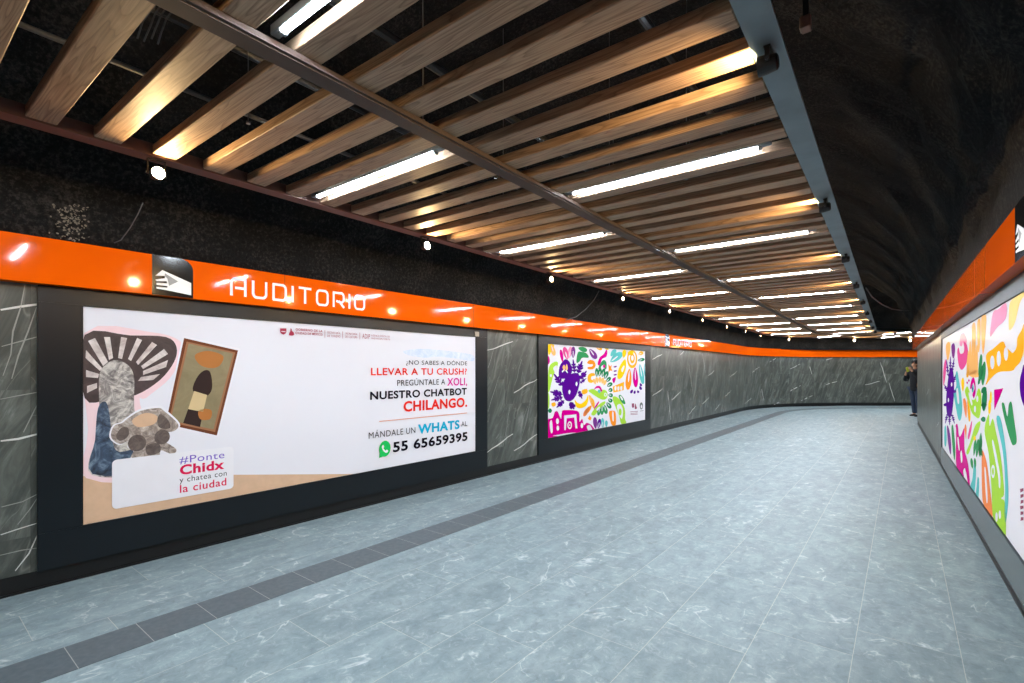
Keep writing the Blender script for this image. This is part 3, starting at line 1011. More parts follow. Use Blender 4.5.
line('slogan_lettering', '#Ponte', 80, 410, 5.12, 508, 738, 238, 279, VIOLET, 0.0)
line('slogan_lettering', 'Chidx', 80, 410, 5.12, 510, 737, 282, 334, CRIM, 0.035)
line('slogan_lettering', 'y chatea con', 80, 410, 5.12, 508, 750, 344, 382, INK, 0.0)
line('slogan_lettering', 'la ciudad', 80, 410, 5.12, 510, 748, 384, 425, CRIM, 0.012)
H = (350, 345, 5.692)
line('headline_lettering', '¿NO SABES A DÓNDE', *H, 318, 665, 80, 118, INK, 0.002)
line('headline_lettering', 'LLEVAR A TU CRUSH?', *H, 118, 663, 130, 173, RED, 0.015)
line('headline_lettering', 'PREGÚNTALE A', *H, 267, 540, 190, 233, INK, 0.004)
line('headline_lettering', 'XOLI,', *H, 552, 665, 188, 240, PINK, 0.018)
line('headline_lettering', 'NUESTRO CHATBOT', *H, 113, 663, 265, 313, INK, 0.03)
line('headline_lettering', 'CHILANGO.', *H, 303, 665, 320, 382, RED, 0.034)
line('contact_lettering', 'MÁNDALE UN', *H, 105, 370, 488, 534, INK, -0.002)
line('contact_lettering', 'WHATS', *H, 385, 622, 452, 508, CYAN, 0.036)
line('contact_lettering', 'AL', *H, 632, 665, 437, 464, INK, -0.004)
line('contact_lettering', '55 65659395', *H, 243, 667, 552, 613, INK, 0.032)
ua, va = sh.uv((350 + 165 / 5.692, 345 + 435 / 5.692)); ub, _ = sh.uv((350 + 665 / 5.692, 345 + 383 / 5.692))
shape_obj(sh, 'rule_line', [([(ua, va - .004), (ub, va - .004), (ub, va + .004), (ua, va + .004)], 0, 0)], 18, [plain('print_coral', rgb(226, 150, 120), 0.3)], sheet1)
iu, iv = sh.uv((350 + 197 / 5.692, 345 + 590 / 5.692))
polys = [(ellipse(iu, iv, .075, .085, 28), 0, 0), ([(iu - .074, iv - .09), (iu - .02, iv - .078), (iu - .066, iv - .03)], 0, 0)]
hs = [(-.034, .036), (-.022, .044), (-.010, .020), (-.018, .008), (-.002, -.014), (.014, -.022), (.024, -.012), (.042, -.026), (.034, -.042), (.014, -.046), (-.016, -.026), (-.036, .006), (-.040, .026)]
polys.append((spline([(iu + x, iv + y) for x, y in hs], 3), 1, 1))
shape_obj(sh, 'phone_icon', polys, 18, [GREEN, CARD], sheet1)
# emblem row along the top
G = (270, 320, 7.877)
def emblem(sh, parent, shield_pts, fig_pts, mat, pale, lay):
    shape_obj(sh, 'shield_emblem', [(shield_pts, 0, 0), ([(shield_pts[0][0] * .75 + shield_pts[3][0] * .25, shield_pts[0][1] - .022), (shield_pts[1][0] * .85 + shield_pts[0][0] * .15, shield_pts[0][1] - .022),
                                          (shield_pts[1][0] * .85 + shield_pts[0][0] * .15, shield_pts[0][1] - .03), (shield_pts[0][0] * .85 + shield_pts[1][0] * .15, shield_pts[0][1] - .03)], 1, 1)], lay, [mat, pale], parent)
    shape_obj(sh, 'figure_emblem', [(fig_pts, 0, 0)], lay, [mat], parent)
shp = q(*G, [(78, 66), (127, 66), (127, 95), (120, 107), (103, 116), (86, 107), (78, 95)])
fgp = spline(q(*G, [(160, 66), (168, 72), (170, 85), (185, 100), (187, 118), (168, 124), (147, 118), (152, 100), (158, 88)]), 4)
emblem(sh, sheet1, shp, fgp, MAROON, CARD, 18)
for txt, xa, xb, ya, yb, bd in (('GOBIERNO DE LA', 200, 412, 64, 83, .02), ('CIUDAD DE MÉXICO', 198, 412, 88, 111, .02), ('SECRETARÍA', 450, 552, 86, 106, .0), ('DE TURISMO', 450, 552, 115, 133, .0),
                            ('SECRETARÍA', 592, 685, 94, 113, .0), ('DE CULTURA', 592, 685, 122, 140, .0), ('ADIP', 725, 785, 108, 145, .0), ('AGENCIA DIGITAL DE', 795, 940, 114, 128, .0), ('INNOVACIÓN PÚBLICA', 795, 945, 134, 151, .0)):
    line('emblem_lettering', txt, *G, xa, xb, ya, yb, MAROON, bd)
for x, ya, yb in ((430, 80, 140), (570, 90, 145), (705, 98, 152)):
    a = sh.uv((270 + x / 7.877, 320 + ya / 7.877)); b = sh.uv((270 + x / 7.877, 320 + yb / 7.877))
    shape_obj(sh, 'divider_line', [([(a[0] - .002, b[1]), (a[0] + .002, b[1]), (a[0] + .002, a[1]), (a[0] - .002, a[1])], 0, 0)], 18, [MAROON], sheet1)
unparent_fix(sheet1, root1)
# pale latch at the top right corner of the frame
bm = bmesh.new(); pL = P1L1 - 0.03
sweep(bm, WL, [(0.0255, 1.845), (0.037, 1.845), (0.037, 1.905), (0.0255, 1.905)], pL, pL + 0.075)
bmesh.ops.transform(bm, matrix=Matrix.Translation((-root1.location.x, -root1.location.y, 0)), verts=bm.verts)
lt = link_mesh('latch', bm, M['pale_steel'], root1); lt['label'] = 'pale metal latch plate'

# ---- the colourful mural posters
COLS = {'purple': (86, 16, 142), 'magenta': (204, 0, 138), 'green': (58, 146, 92), 'lime': (166, 214, 72), 'yellow': (248, 200, 28), 'orange': (244, 146, 40), 'teal': (96, 190, 192), 'pink': (226, 84, 152),
        'violet': (122, 56, 140), 'peach': (250, 190, 116), 'amber': (246, 176, 40), 'coral': (240, 140, 84), 'rosy': (236, 150, 190), 'white': (224, 224, 233), 'maroon': (150, 84, 110), 'slate': (110, 120, 124), 'darkgreen': (40, 128, 84), 'cream': (250, 222, 140)}
CM = {k: col('mural_' + k, *v) for k, v in COLS.items()}
CK = list(COLS); CMAT = [CM[k] for k in CK]
CI = {k: i for i, k in enumerate(CK)}


def petal(x0, y0, x1, y1, w):
    """rounded petal from (x0,y0) to (x1,y1) in photo-plane points"""
    dx, dy = x1 - x0, y1 - y0; h = math.hypot(dx, dy) or 1; nx, ny = -dy / h * w, dx / h * w
    P = lambda f, g: (x0 + dx * f + nx * g, y0 + dy * f + ny * g)
    return [P(0, 0.25), P(.3, .85), (P(.65, 1.0)), P(.92, .6), P(1, 0), P(.92, -.6), P(.65, -1), P(.3, -.85), P(0, -.25)]


def leafy(x0, y0, x1, y1, w, n=3):
    """feathery sprig: a stem blade with pairs of rounded side fingers; returns a list of outlines"""
    dx, dy = x1 - x0, y1 - y0; h = math.hypot(dx, dy) or 1; tx, ty = dx / h, dy / h
    out = [petal(x0, y0, x1, y1, w * 0.42)]
    for i in range(n):
        f = 0.08 + 0.62 * i / n
        bx, by = x0 + dx * f, y0 + dy * f
        ln = (w * 1.75) * (1.0 - 0.22 * abs(i - 1))
        for sg in (1, -1):
            ca, sa = math.cos(0.72), math.sin(0.72) * sg
            ex, ey = tx * ca - ty * sa, tx * sa + ty * ca
            out.append(petal(bx, by, bx + ex * ln, by + ey * ln, w * 0.36))
    return out


def mural(sh, parent, items, lay=2):
    """items: (colour, kind, points...) with points already mapped by the caller"""
    polys = []
    for i, (c, pts, la) in enumerate(items): polys.append((pts, CI[c], la))
    return shape_obj(sh, 'mural_print', polys, lay, CMAT, parent)


# ---- poster 2 (left wall, further on)
P2L0, P2L1 = lpos(6.41), lpos(10.17)
root2, sheet2 = framed_poster('framed_poster', WL, 1, P2L0, P2L1, 0.345, 1.825, 0.25, 0.27, 0.121, BAND0 - .001, M['black_metal'])
tag(root2, 'black-framed colourful mural poster between marble slabs on the left wall', 'poster', None)
K = (540, 335, 6.209)
A2 = []
sh2 = sh
def S2(c, pts, la=0, smooth=True, n=4):
    uv = [sh2.uv(p) for p in crop(*K, pts)]
    A2.append((c, spline(uv, n) if smooth else uv, la))
def U2(c, x0, y0, x1, y1, w, inner=True):
    S2(c, petal(x0, y0, x1, y1, w)); 
    if inner: S2('white', petal(x0 + (x1 - x0) * .04, y0 + (y1 - y0) * .04, x0 + (x1 - x0) * .62, y0 + (y1 - y0) * .62, w * .2), 1)
# left column
S2('yellow', [(50, 62), (88, 62), (75, 90), (55, 125)]); U2('peach', 70, 62, 90, 128, 14); S2('magenta', [(47, 130), (58, 142), (60, 168), (47, 182)])
S2('lime', [(60, 190), (95, 165), (112, 175), (100, 215), (85, 245), (70, 300), (60, 345), (49, 350), (49, 260)]); S2('white', [(62, 245), (72, 245), (72, 258), (62, 258)], 1)
S2('white', [(82, 205), (104, 190), (96, 235)], 1); S2('lime', [(49, 360), (58, 380), (58, 440), (49, 455)]); S2('darkgreen', [(49, 470), (62, 455), (75, 470), (62, 485)])
# plumed top left
S2('purple', [(118, 262), (120, 200), (140, 165), (160, 150), (185, 170), (200, 220), (180, 262), (150, 272)]); S2('peach', [(140, 200), (150, 185), (157, 205), (150, 225)], 1); S2('peach', [(158, 200), (166, 180), (172, 205), (165, 222)], 1)
S2('white', [(136, 225), (150, 212), (152, 216), (140, 232)], 1); S2('white', [(160, 216), (172, 230), (170, 236), (158, 222)], 1)
U2('pink', 170, 150, 150, 75, 16); U2('magenta', 140, 165, 128, 90, 10, False); U2('rosy', 180, 140, 192, 72, 13); U2('violet', 205, 140, 207, 72, 13)
# purple oval body with leafy sprigs
S2('purple', [(140, 360), (138, 320), (150, 280), (178, 250), (210, 236), (238, 240), (248, 268), (244, 310), (230, 360), (208, 398), (180, 412), (155, 400)])
S2('white', [(176, 352), (183, 340), (189, 352), (182, 368)], 1); S2('white', [(220, 304), (227, 290), (233, 302), (227, 318)], 1)
for x0, y0, x1, y1, w in ((142, 318, 85, 240, 18), (140, 370, 62, 352, 18), (142, 385, 68, 405, 15), (150, 405, 102, 452, 14), (185, 415, 212, 462, 17), (235, 240, 262, 160, 17), (248, 275, 290, 222, 15), (215, 235, 205, 150, 14), (240, 345, 262, 398, 12), (248, 300, 288, 268, 9)):
    for blade in leafy(x0, y0, x1, y1, w): S2('purple', blade, 0, True, 3)
# magenta building shapes at lower left
S2('magenta', [(49, 530), (62, 520), (80, 512), (92, 478), (108, 474), (122, 505), (132, 520), (135, 480), (150, 466), (225, 470), (245, 490), (245, 540), (262, 520), (272, 560), (290, 545), (320, 560), (336, 596), (240, 606), (140, 618), (50, 638)], n=3)
S2('white', [(150, 500), (225, 492), (232, 580), (220, 580), (212, 512), (165, 517), (160, 590), (150, 590)], 1, False); S2('white', ellipse(184, 560, 14, 24), 1); S2('magenta', ellipse(184, 560, 8, 15), 2); S2('white', ellipse(184, 560, 3, 6), 3)
for x, y, r in ((108, 535, 9), (110, 578, 8), (260, 562, 8), (105, 500, 0)):
    if r: S2('white', ellipse(x, y, r, r * 2), 1)
S2('white', [(60, 545), (74, 532), (78, 600), (66, 606)], 1); S2('white', [(80, 625), (200, 606), (230, 612), (140, 625)], 1); S2('white', [(290, 568), (310, 560), (326, 598), (304, 600)], 1)
# yellow/orange commas
S2('yellow', [(215, 402), (232, 420), (258, 425), (285, 400), (296, 375), (300, 405), (285, 440), (250, 455), (225, 445)]); S2('amber', [(262, 342), (290, 335), (296, 355), (275, 368), (262, 362)]); S2('amber', [(70, 425), (92, 418), (98, 435), (80, 446)])
S2('orange', [(292, 172), (310, 155), (335, 162), (345, 190), (328, 212), (300, 212), (296, 200), (322, 195), (328, 182), (308, 182)]); S2('amber', [(296, 258), (312, 238), (338, 238), (340, 252), (320, 258), (318, 275), (336, 285), (318, 298), (298, 288)])
U2('violet', 310, 90, 350, 148, 18); S2('green', [(226, 170), (235, 108), (262, 105), (290, 115), (302, 140), (262, 142), (245, 165)]); U2('green', 240, 80, 292, 98, 15, False)
S2('magenta', [(358, 180), (370, 140), (395, 118), (412, 90), (418, 105), (412, 135), (385, 150), (372, 188)]); U2('amber', 350, 75, 385, 90, 10); U2('yellow', 425, 90, 400, 72, 10, False)
S2('green', [(362, 210), (372, 180), (395, 155), (412, 170), (412, 210), (400, 210), (398, 185), (380, 195), (378, 212)]); S2('magenta', [(390, 190), (400, 184), (406, 196), (396, 206)], 1)
S2('orange', [(424, 180), (436, 195), (446, 186), (442, 205), (450, 225), (436, 220), (424, 235), (426, 210)], 0, False); U2('teal', 440, 165, 510, 110, 22); U2('teal', 440, 130, 470, 90, 14, False)
for y in (195, 222, 245): S2('violet', [(458, y), (474, y - 4), (475, y + 4), (460, y + 7)])
S2('magenta', [(448, 275), (460, 265), (470, 262), (468, 280), (458, 300)])
# crest and head in the centre
for x0, y0, x1, y1, w in ((352, 258, 352, 205, 8), (368, 255, 375, 205, 9), (388, 258, 398, 208, 9), (402, 270, 420, 225, 10), (412, 290, 438, 262, 9), (418, 318, 448, 298, 10), (425, 345, 450, 338, 10), (425, 370, 452, 378, 10), (425, 398, 448, 415, 10), (415, 420, 440, 455, 10), (400, 435, 412, 490, 10), (385, 440, 385, 495, 9), (370, 450, 362, 500, 8)):
    U2('darkgreen' if y0 < 430 else 'green', x0, y0, x1, y1, w * 1.25)
for x0, y0, x1, y1 in ((345, 305, 332, 272), (358, 298, 350, 262), (372, 296, 372, 260), (386, 302, 392, 264), (396, 312, 408, 280)): U2('peach', x0, y0, x1, y1, 9, False)
S2('lime', [(300, 345), (330, 335), (360, 350), (385, 340), (410, 345), (420, 370), (412, 395), (390, 402), (370, 395), (345, 380), (318, 362)]); S2('white', ellipse(406, 370, 9, 12), 1); S2('lime', ellipse(406, 370, 4, 6), 2)
S2('magenta', [(335, 338), (350, 318), (372, 318), (386, 345), (378, 352), (368, 332), (352, 330)], 1); S2('teal', [(358, 345), (370, 338), (376, 352), (366, 362)], 2)
S2('lime', [(318, 490), (345, 450), (385, 418), (405, 412), (402, 428), (372, 455), (340, 498)]); S2('white', [(350, 462), (366, 445), (372, 452), (356, 470)], 1); S2('magenta', [(335, 455), (360, 415), (366, 420), (342, 460)]); S2('amber', [(314, 390), (332, 400), (340, 430), (335, 455), (325, 440)]); S2('peach', [(300, 375), (320, 385), (330, 445), (316, 430)])
# lower centre
U2('coral', 300, 450, 272, 505, 12, False); U2('orange', 318, 440, 275, 492, 13, False); S2('orange', [(296, 520), (308, 500), (320, 515), (312, 532)], 0, False); U2('violet', 345, 580, 340, 510, 13, False); U2('purple', 362, 578, 372, 520, 11); U2('teal', 390, 575, 388, 515, 10); U2('teal', 412, 570, 412, 530, 9, False)
S2('orange', [(428, 480), (445, 470), (466, 475), (472, 510), (470, 558), (450, 562), (438, 540)]); S2('white', [(448, 480), (456, 480), (458, 530), (450, 530)], 1)
S2('lime', [(450, 395), (462, 380), (490, 395), (515, 430), (528, 470), (528, 520), (535, 545), (505, 552), (490, 500), (470, 450)]); S2('white', [(478, 440), (500, 430), (515, 470), (508, 520), (488, 490)], 1); S2('lime', ellipse(497, 478, 9, 22), 2)
S2('green', [(488, 380), (500, 372), (520, 395), (530, 425), (518, 428), (500, 408)]); S2('white', [(496, 382), (504, 380), (516, 402), (508, 404)], 1)
# right side
S2('amber', [(452, 320), (470, 312), (522, 290), (520, 342), (490, 350), (455, 358)], 0, False)
for x in (468, 486, 504): S2('white', [(x - 5, 322), (x + 5, 318), (x + 6, 340), (x - 4, 344)], 1)
S2('yellow', [(480, 262), (485, 220), (505, 175), (528, 150), (535, 175), (530, 220), (510, 262), (492, 274)]); S2('white', [(505, 215), (520, 190), (524, 200), (512, 230)], 1); U2('yellow', 520, 140, 525, 90, 12, False)
S2('amber', ellipse(572, 150, 32, 56)); S2('white', ellipse(572, 146, 23, 42), 1); S2('amber', ellipse(573, 146, 15, 30), 2); S2('white', ellipse(573, 143, 8, 16), 3); S2('yellow', ellipse(562, 112, 18, 14), 2)
U2('amber', 612, 120, 640, 108, 12); U2('darkgreen', 608, 158, 650, 150, 10)
for c, x0, y0, x1, y1, w in (('orange', 555, 215, 545, 340, 18), ('magenta', 590, 205, 595, 325, 16), ('teal', 620, 185, 640, 305, 14), ('teal', 650, 180, 655, 260, 8)): U2(c, x0, y0, x1, y1, w)
for x0, y0, x1, y1, w in ((575, 340, 562, 362, 8), (590, 345, 585, 365, 7), (605, 345, 612, 360, 7), (618, 318, 630, 340, 8), (622, 300, 630, 318, 7)): U2('purple', x0, y0, x1, y1, w, False)
# emblems lower right
S2('maroon', [(570, 425), (584, 424), (585, 445), (577, 455), (570, 445)], 0, False); S2('maroon', [(592, 425), (597, 440), (602, 455), (590, 460), (588, 445)]); S2('slate', ellipse(629, 440, 10, 22)); S2('white', ellipse(630, 444, 5, 11), 1)
for y, xa, xb in ((472, 560, 608), (482, 562, 606), (490, 562, 606), (468, 622, 642)): S2('maroon' if xb < 615 else 'slate', [(xa, y + 3), (xb, y), (xb, y + 3), (xa, y + 6)], 0, False)
mural(sh2, sheet2, A2)
unparent_fix(sheet2, root2)

# ---- poster 3 (right wall)
P3A = WR.uv(944.0, 400)[0]
P3B = P3A - 5.9
root3, sheet3 = framed_poster('framed_poster', WR, -1, P3B, P3A, 0.335, 1.845, 0.25, 0.10, 0.101, BAND0 - .001, M['sheen_frame'], M['grey_base'])
tag(root3, 'black-framed colourful mural poster on the right wall, seen at a steep angle', 'poster', None)
sh3 = Sheet(WR, 0.0166, -1)
A3 = []
def S3(K3, c, pts, la=0, smooth=True, n=5):
    uv = [sh3.uv(p) for p in crop(*K3, pts)]
    uv = [(max(P3B + .004, min(P3A - .006, u)), max(.343, min(1.838, v))) for u, v in uv]
    A3.append((c, spline(uv, n) if smooth else uv, la))
Ka, Kb, Kc, Kd = (940, 330, 6.83), (970, 290, 5.254), (940, 420, 6.83), (970, 400, 4.27)
S3(Ka, 'purple', [(46, 565), (42, 470), (50, 380), (62, 290), (78, 255), (92, 290), (97, 400), (91, 500), (80, 580), (62, 595)])
for a in ((58, 320, 44, 200), (70, 280, 72, 180), (84, 280, 98, 190), (92, 360, 110, 300), (92, 430, 110, 410), (50, 420, 30, 370), (46, 500, 26, 520), (52, 570, 36, 640), (66, 585, 66, 650), (82, 575, 100, 640)):
    for blade in leafy(*a, 9): S3(Ka, 'purple', blade, 0, True, 3)
S3(Ka, 'white', ellipse(58, 478, 4, 14), 1); S3(Ka, 'white', ellipse(80, 372, 5, 14), 1)
S3(Ka, 'pink', [(22, 280), (36, 200), (44, 240), (36, 330), (24, 380)]); S3(Ka, 'peach', [(40, 110), (60, 80), (72, 110), (62, 190), (48, 200)]); S3(Ka, 'violet', [(78, 110), (96, 90), (104, 130), (96, 190), (84, 180)])
S3(Ka, 'pink', [(118, 150), (128, 120), (138, 160), (160, 155), (166, 120), (160, 80), (180, 90), (192, 150), (180, 230), (150, 272), (128, 240)]); S3(Ka, 'rosy', [(134, 100), (140, 40), (160, 20), (182, 60), (180, 90), (160, 80), (150, 110)])
S3(Ka, 'teal', [(106, 310), (118, 280), (130, 340), (146, 440), (152, 540), (142, 612), (124, 605), (104, 500), (94, 430), (112, 380)]); S3(Ka, 'white', [(112, 420), (122, 400), (132, 490), (122, 500)], 1)
S3(Ka, 'yellow', [(146, 345), (160, 325), (166, 370), (158, 420), (148, 390)])
for x, d in ((192, 0), (206, -60), (222, -80), (238, -70), (252, -40)):
    S3(Ka, 'peach', [(x - 8, 300), (x - 10, 250 + d * .3), (x - 4, 160 + d), (x + 5, 150 + d), (x + 8, 250), (x + 6, 300)])
S3(Ka, 'amber', [(180, 310), (186, 250), (196, 240), (196, 310), (186, 325)]); S3(Ka, 'peach', [(192, 300), (230, 270), (260, 290), (262, 320), (220, 322)])
S3(Ka, 'magenta', [(206, 395), (214, 345), (228, 322), (240, 350), (244, 420), (232, 465), (222, 440), (236, 400), (228, 360), (216, 400)]); S3(Ka, 'magenta', ellipse(186, 360, 5, 9)); S3(Ka, 'magenta', ellipse(198, 345, 5, 9)); S3(Ka, 'teal', ellipse(224, 400, 7, 28)); S3(Ka, 'purple', ellipse(224, 402, 3, 12), 1)
S3(Ka, 'lime', [(170, 420), (186, 385), (202, 420), (214, 470), (240, 470), (262, 400), (280, 430), (282, 520), (268, 600), (240, 590), (216, 560), (192, 490)])
S3(Ka, 'white', ellipse(256, 470, 7, 22), 1); S3(Ka, 'white', ellipse(240, 540, 7, 22), 1); S3(Ka, 'white', [(196, 440), (204, 430), (222, 500), (214, 510)], 1)
S3(Ka, 'coral', [(158, 480), (172, 470), (184, 530), (180, 600), (168, 560)]); S3(Ka, 'amber', [(186, 490), (194, 480), (208, 560), (206, 620), (194, 610)])
for x0, y0, x1, y1, w in ((262, 370, 300, 230, 12), (286, 430, 312, 390, 16), (284, 520, 316, 500, 18), (280, 610, 312, 610, 18)): S3(Ka, 'darkgreen', petal(x0, y0, x1, y1, w))
S3(Ka, 'green', [(262, 280), (276, 170), (290, 190), (282, 290), (270, 370)])
# lower left part
S3(Kc, 'teal', [(30, 60), (40, 40), (46, 120), (40, 180), (30, 160)]); S3(Kc, 'violet', [(48, 40), (62, 60), (76, 150), (74, 235), (62, 200), (52, 120)]); S3(Kc, 'green', [(78, 60), (90, 40), (104, 180), (100, 275), (88, 210)])
S3(Kc, 'magenta', [(110, 80), (106, 40), (120, 30), (132, 110), (150, 90), (166, 60), (168, 200), (186, 270), (198, 340), (204, 470), (190, 450), (176, 350), (162, 420), (112, 330)])
S3(Kc, 'white', [(140, 230), (148, 210), (154, 270), (146, 290)], 1); S3(Kc, 'white', [(120, 130), (126, 120), (134, 200), (128, 200)], 1); S3(Kc, 'white', [(160, 350), (172, 330), (180, 400), (170, 410)], 1)
S3(Kc, 'coral', [(166, 60), (174, 28), (182, 60), (178, 130), (172, 90)]); S3(Kc, 'pink', [(190, 110), (212, 20), (220, 10), (214, 70), (198, 130)])
S3(Kc, 'lime', [(180, 220), (206, 150), (240, 40), (276, 10), (262, 80), (228, 140), (196, 230)]); S3(Kc, 'yellow', ellipse(238, 125, 8, 16), 1)
for x0, y0, x1, y1, w in ((232, 240, 244, 130, 9), (250, 250, 262, 130, 10), (270, 240, 282, 120, 11), (222, 330, 214, 260, 9), (242, 330, 238, 260, 8), (276, 180, 290, 250, 9)): S3(Kc, 'green', petal(x0, y0, x1, y1, w))
S3(Kc, 'teal', [(208, 470), (222, 400), (232, 300), (246, 330), (244, 420), (236, 510), (226, 505)]); S3(Kc, 'teal', [(246, 530), (252, 440), (258, 390), (268, 410), (266, 500), (262, 560)])
# right part
S3(Kb, 'rosy', [(108, 200), (122, 118), (150, 100), (190, 70), (188, 150), (140, 200), (108, 245)]); S3(Kb, 'cream', [(205, 205), (205, 120), (214, 60), (284, 10), (284, 30), (262, 70), (240, 160), (222, 200)])
S3(Kb, 'peach', [(60, 150), (76, 130), (86, 140), (84, 200), (74, 320), (66, 330), (60, 250)]); S3(Kb, 'peach', [(10, 200), (22, 170), (30, 200), (28, 300), (16, 330)]); S3(Kb, 'peach', [(38, 180), (50, 150), (56, 180), (52, 300), (42, 320)])
S3(Kb, 'amber', [(82, 500), (96, 440), (84, 360), (92, 330), (120, 310), (170, 270), (190, 300), (212, 320), (225, 330), (245, 300), (250, 250), (272, 210), (284, 180), (284, 300), (268, 370), (240, 405), (220, 425), (150, 432), (110, 465)], n=4)
for x, y0, y1 in ((118, 345, 415), (152, 320, 400), (190, 300, 370), (232, 290, 318)): S3(Kb, 'white', ellipse(x, (y0 + y1) / 2, 11, (y1 - y0) / 2), 1)
S3(Kb, 'purple', [(262, 480), (272, 430), (286, 400), (290, 600), (276, 590), (264, 540)]); S3(Kb, 'magenta', [(127, 524), (176, 516), (128, 632)], 0, False)
S3(Kb, 'green', [(60, 480), (58, 430), (72, 380), (82, 385), (82, 440), (70, 500)]); S3(Kb, 'darkgreen', [(64, 620), (64, 560), (76, 520), (88, 530), (88, 590), (76, 636)]); S3(Kb, 'yellow', [(104, 570), (108, 535), (114, 540), (114, 585), (108, 592)])
S3(Kd, 'green', [(136, 20), (146, 15), (160, 70), (166, 20), (178, 10), (188, 80), (200, 170), (190, 192), (176, 180), (150, 90)])
S3(Kd, 'teal', [(114, 90), (120, 66), (134, 90), (152, 200), (162, 330), (164, 430), (154, 520), (148, 500), (150, 360), (140, 220)])
S3(Kd, 'lime', [(62, 130), (80, 60), (84, 110), (98, 80), (112, 140), (130, 230), (146, 390), (134, 420), (150, 440), (154, 560), (148, 605), (100, 545), (92, 380), (80, 230)])
S3(Kd, 'white', ellipse(99, 305, 8, 28), 1); S3(Kd, 'lime', ellipse(99, 305, 4, 16), 2); S3(Kd, 'white', ellipse(114, 500, 5, 20), 1); S3(Kd, 'white', ellipse(128, 490, 5, 18), 1); S3(Kd, 'white', [(96, 190), (102, 180), (128, 310), (130, 370), (124, 370), (120, 320)], 1)
S3(Kd, 'coral', [(50, 260), (54, 215), (72, 270), (86, 380), (96, 520), (60, 480), (52, 400)]); S3(Kd, 'white', [(62, 300), (68, 300), (76, 420), (70, 430)], 1)
S3(Kd, 'green', [(36, 200), (46, 140), (52, 180), (44, 245)]); S3(Kd, 'yellow', [(78, 20), (84, 0), (90, 20), (88, 50), (80, 60)])
for yy in range(6):
    S3(Kd, 'maroon', [(214 + (yy % 3) * 2, 380 + yy * 24), (229, 376 + yy * 25), (229, 388 + yy * 25), (216, 396 + yy * 24)], 0, False)
mural(sh3, sheet3, A3)
unparent_fix(sheet3, root3)

# ------------------------------------------------------------------ station signs on the fascia
def strokes_letter(ch):
    """single-line techno capitals in a 1 x 1 cell"""
    r = 0.28
    def arc(cx, cy, a0, a1, n=5): return [(cx + r * math.cos(math.radians(a0 + (a1 - a0) * i / n)), cy + r * math.sin(math.radians(a0 + (a1 - a0) * i / n))) for i in range(n + 1)]
    L = {
        'A': [[(0, 0), (0, 1 - r)] + arc(r, 1 - r, 180, 90) + [(1, 1), (1, 0)], [(0.32, 0.45), (1, 0.45)]],
        'U': [[(0, 1), (0, r)] + arc(r, r, 180, 270) + arc(1 - r, r, 270, 360) + [(1, 1)]],
        'D': [[(0, 0), (0, 1), (1 - r, 1)] + arc(1 - r, 1 - r, 90, 0) + arc(1 - r, r, 0, -90) + [(0, 0)]],
        'I': [[(0, 0), (0, 1)]],
        'T': [[(0, 1), (1, 1)], [(0.5, 1), (0.5, 0)]],
        'O': [[(r, 0)] + arc(r, r, 270, 180) + arc(r, 1 - r, 180, 90) + arc(1 - r, 1 - r, 90, 0) + arc(1 - r, r, 0, -90) + [(r, 0)]],
        'R': [[(0, 0), (0, 1), (1 - r, 1)] + arc(1 - r, 1 - r * .9, 90, 0) + [(1, .62)] + arc(1 - r, .40 + r * .72, 0, -90) + [(0.3, .40)], [(0.55, .40), (1, 0)]],
    }
    return L[ch]


def stroke_poly(sh, bm, pts, wd, lay):
    for i, (a, b) in enumerate(zip(pts, pts[1:])):
        dx, dy = b[0] - a[0], b[1] - a[1]; h = math.hypot(dx, dy)
        if h < 1e-6: continue
        nx, ny = -dy / h * wd / 2, dx / h * wd / 2; ex, ey = dx / h * wd * .3, dy / h * wd * .3
        sh.poly(bm, [(a[0] + nx - ex, a[1] + ny - ey), (b[0] + nx + ex, b[1] + ny + ey), (b[0] - nx + ex, b[1] - ny + ey), (a[0] - nx - ex, a[1] - ny - ey)], lay + 0.02 * i)


def thicken(o, depth):
    m = o.modifiers.new('thick', 'SOLIDIFY'); m.thickness = depth; m.offset = -1


def station_name(la, lb, z0, z1, label):
    shb = Sheet(WL, 0.1004, 1)
    p = WL.at(la, 0.1); root = empty('station_lettering', (p.x, p.y, z0))
    txt = 'AUDITORIO'; hgt = z1 - z0
    gap = hgt * 0.42; iw = 0
    lw = ((lb - la) - gap * (len(txt) - 1)) / (len(txt) - 2)
    u = la
    for ch in txt:
        wch = iw if ch == 'I' else lw
        bm = bmesh.new()
        for st in strokes_letter(ch):
            stroke_poly(shb, bm, [(u + x * wch, z0 + 0.009 + y * (hgt - .018)) for x, y in st], 0.021, 2)
        bmesh.ops.transform(bm, matrix=Matrix.Translation((-p.x, -p.y, -z0)), verts=bm.verts)
        link_mesh2('letter', bm, [M['letter_white']], root)
        u += wch + gap
    tag(root, label, 'lettering')


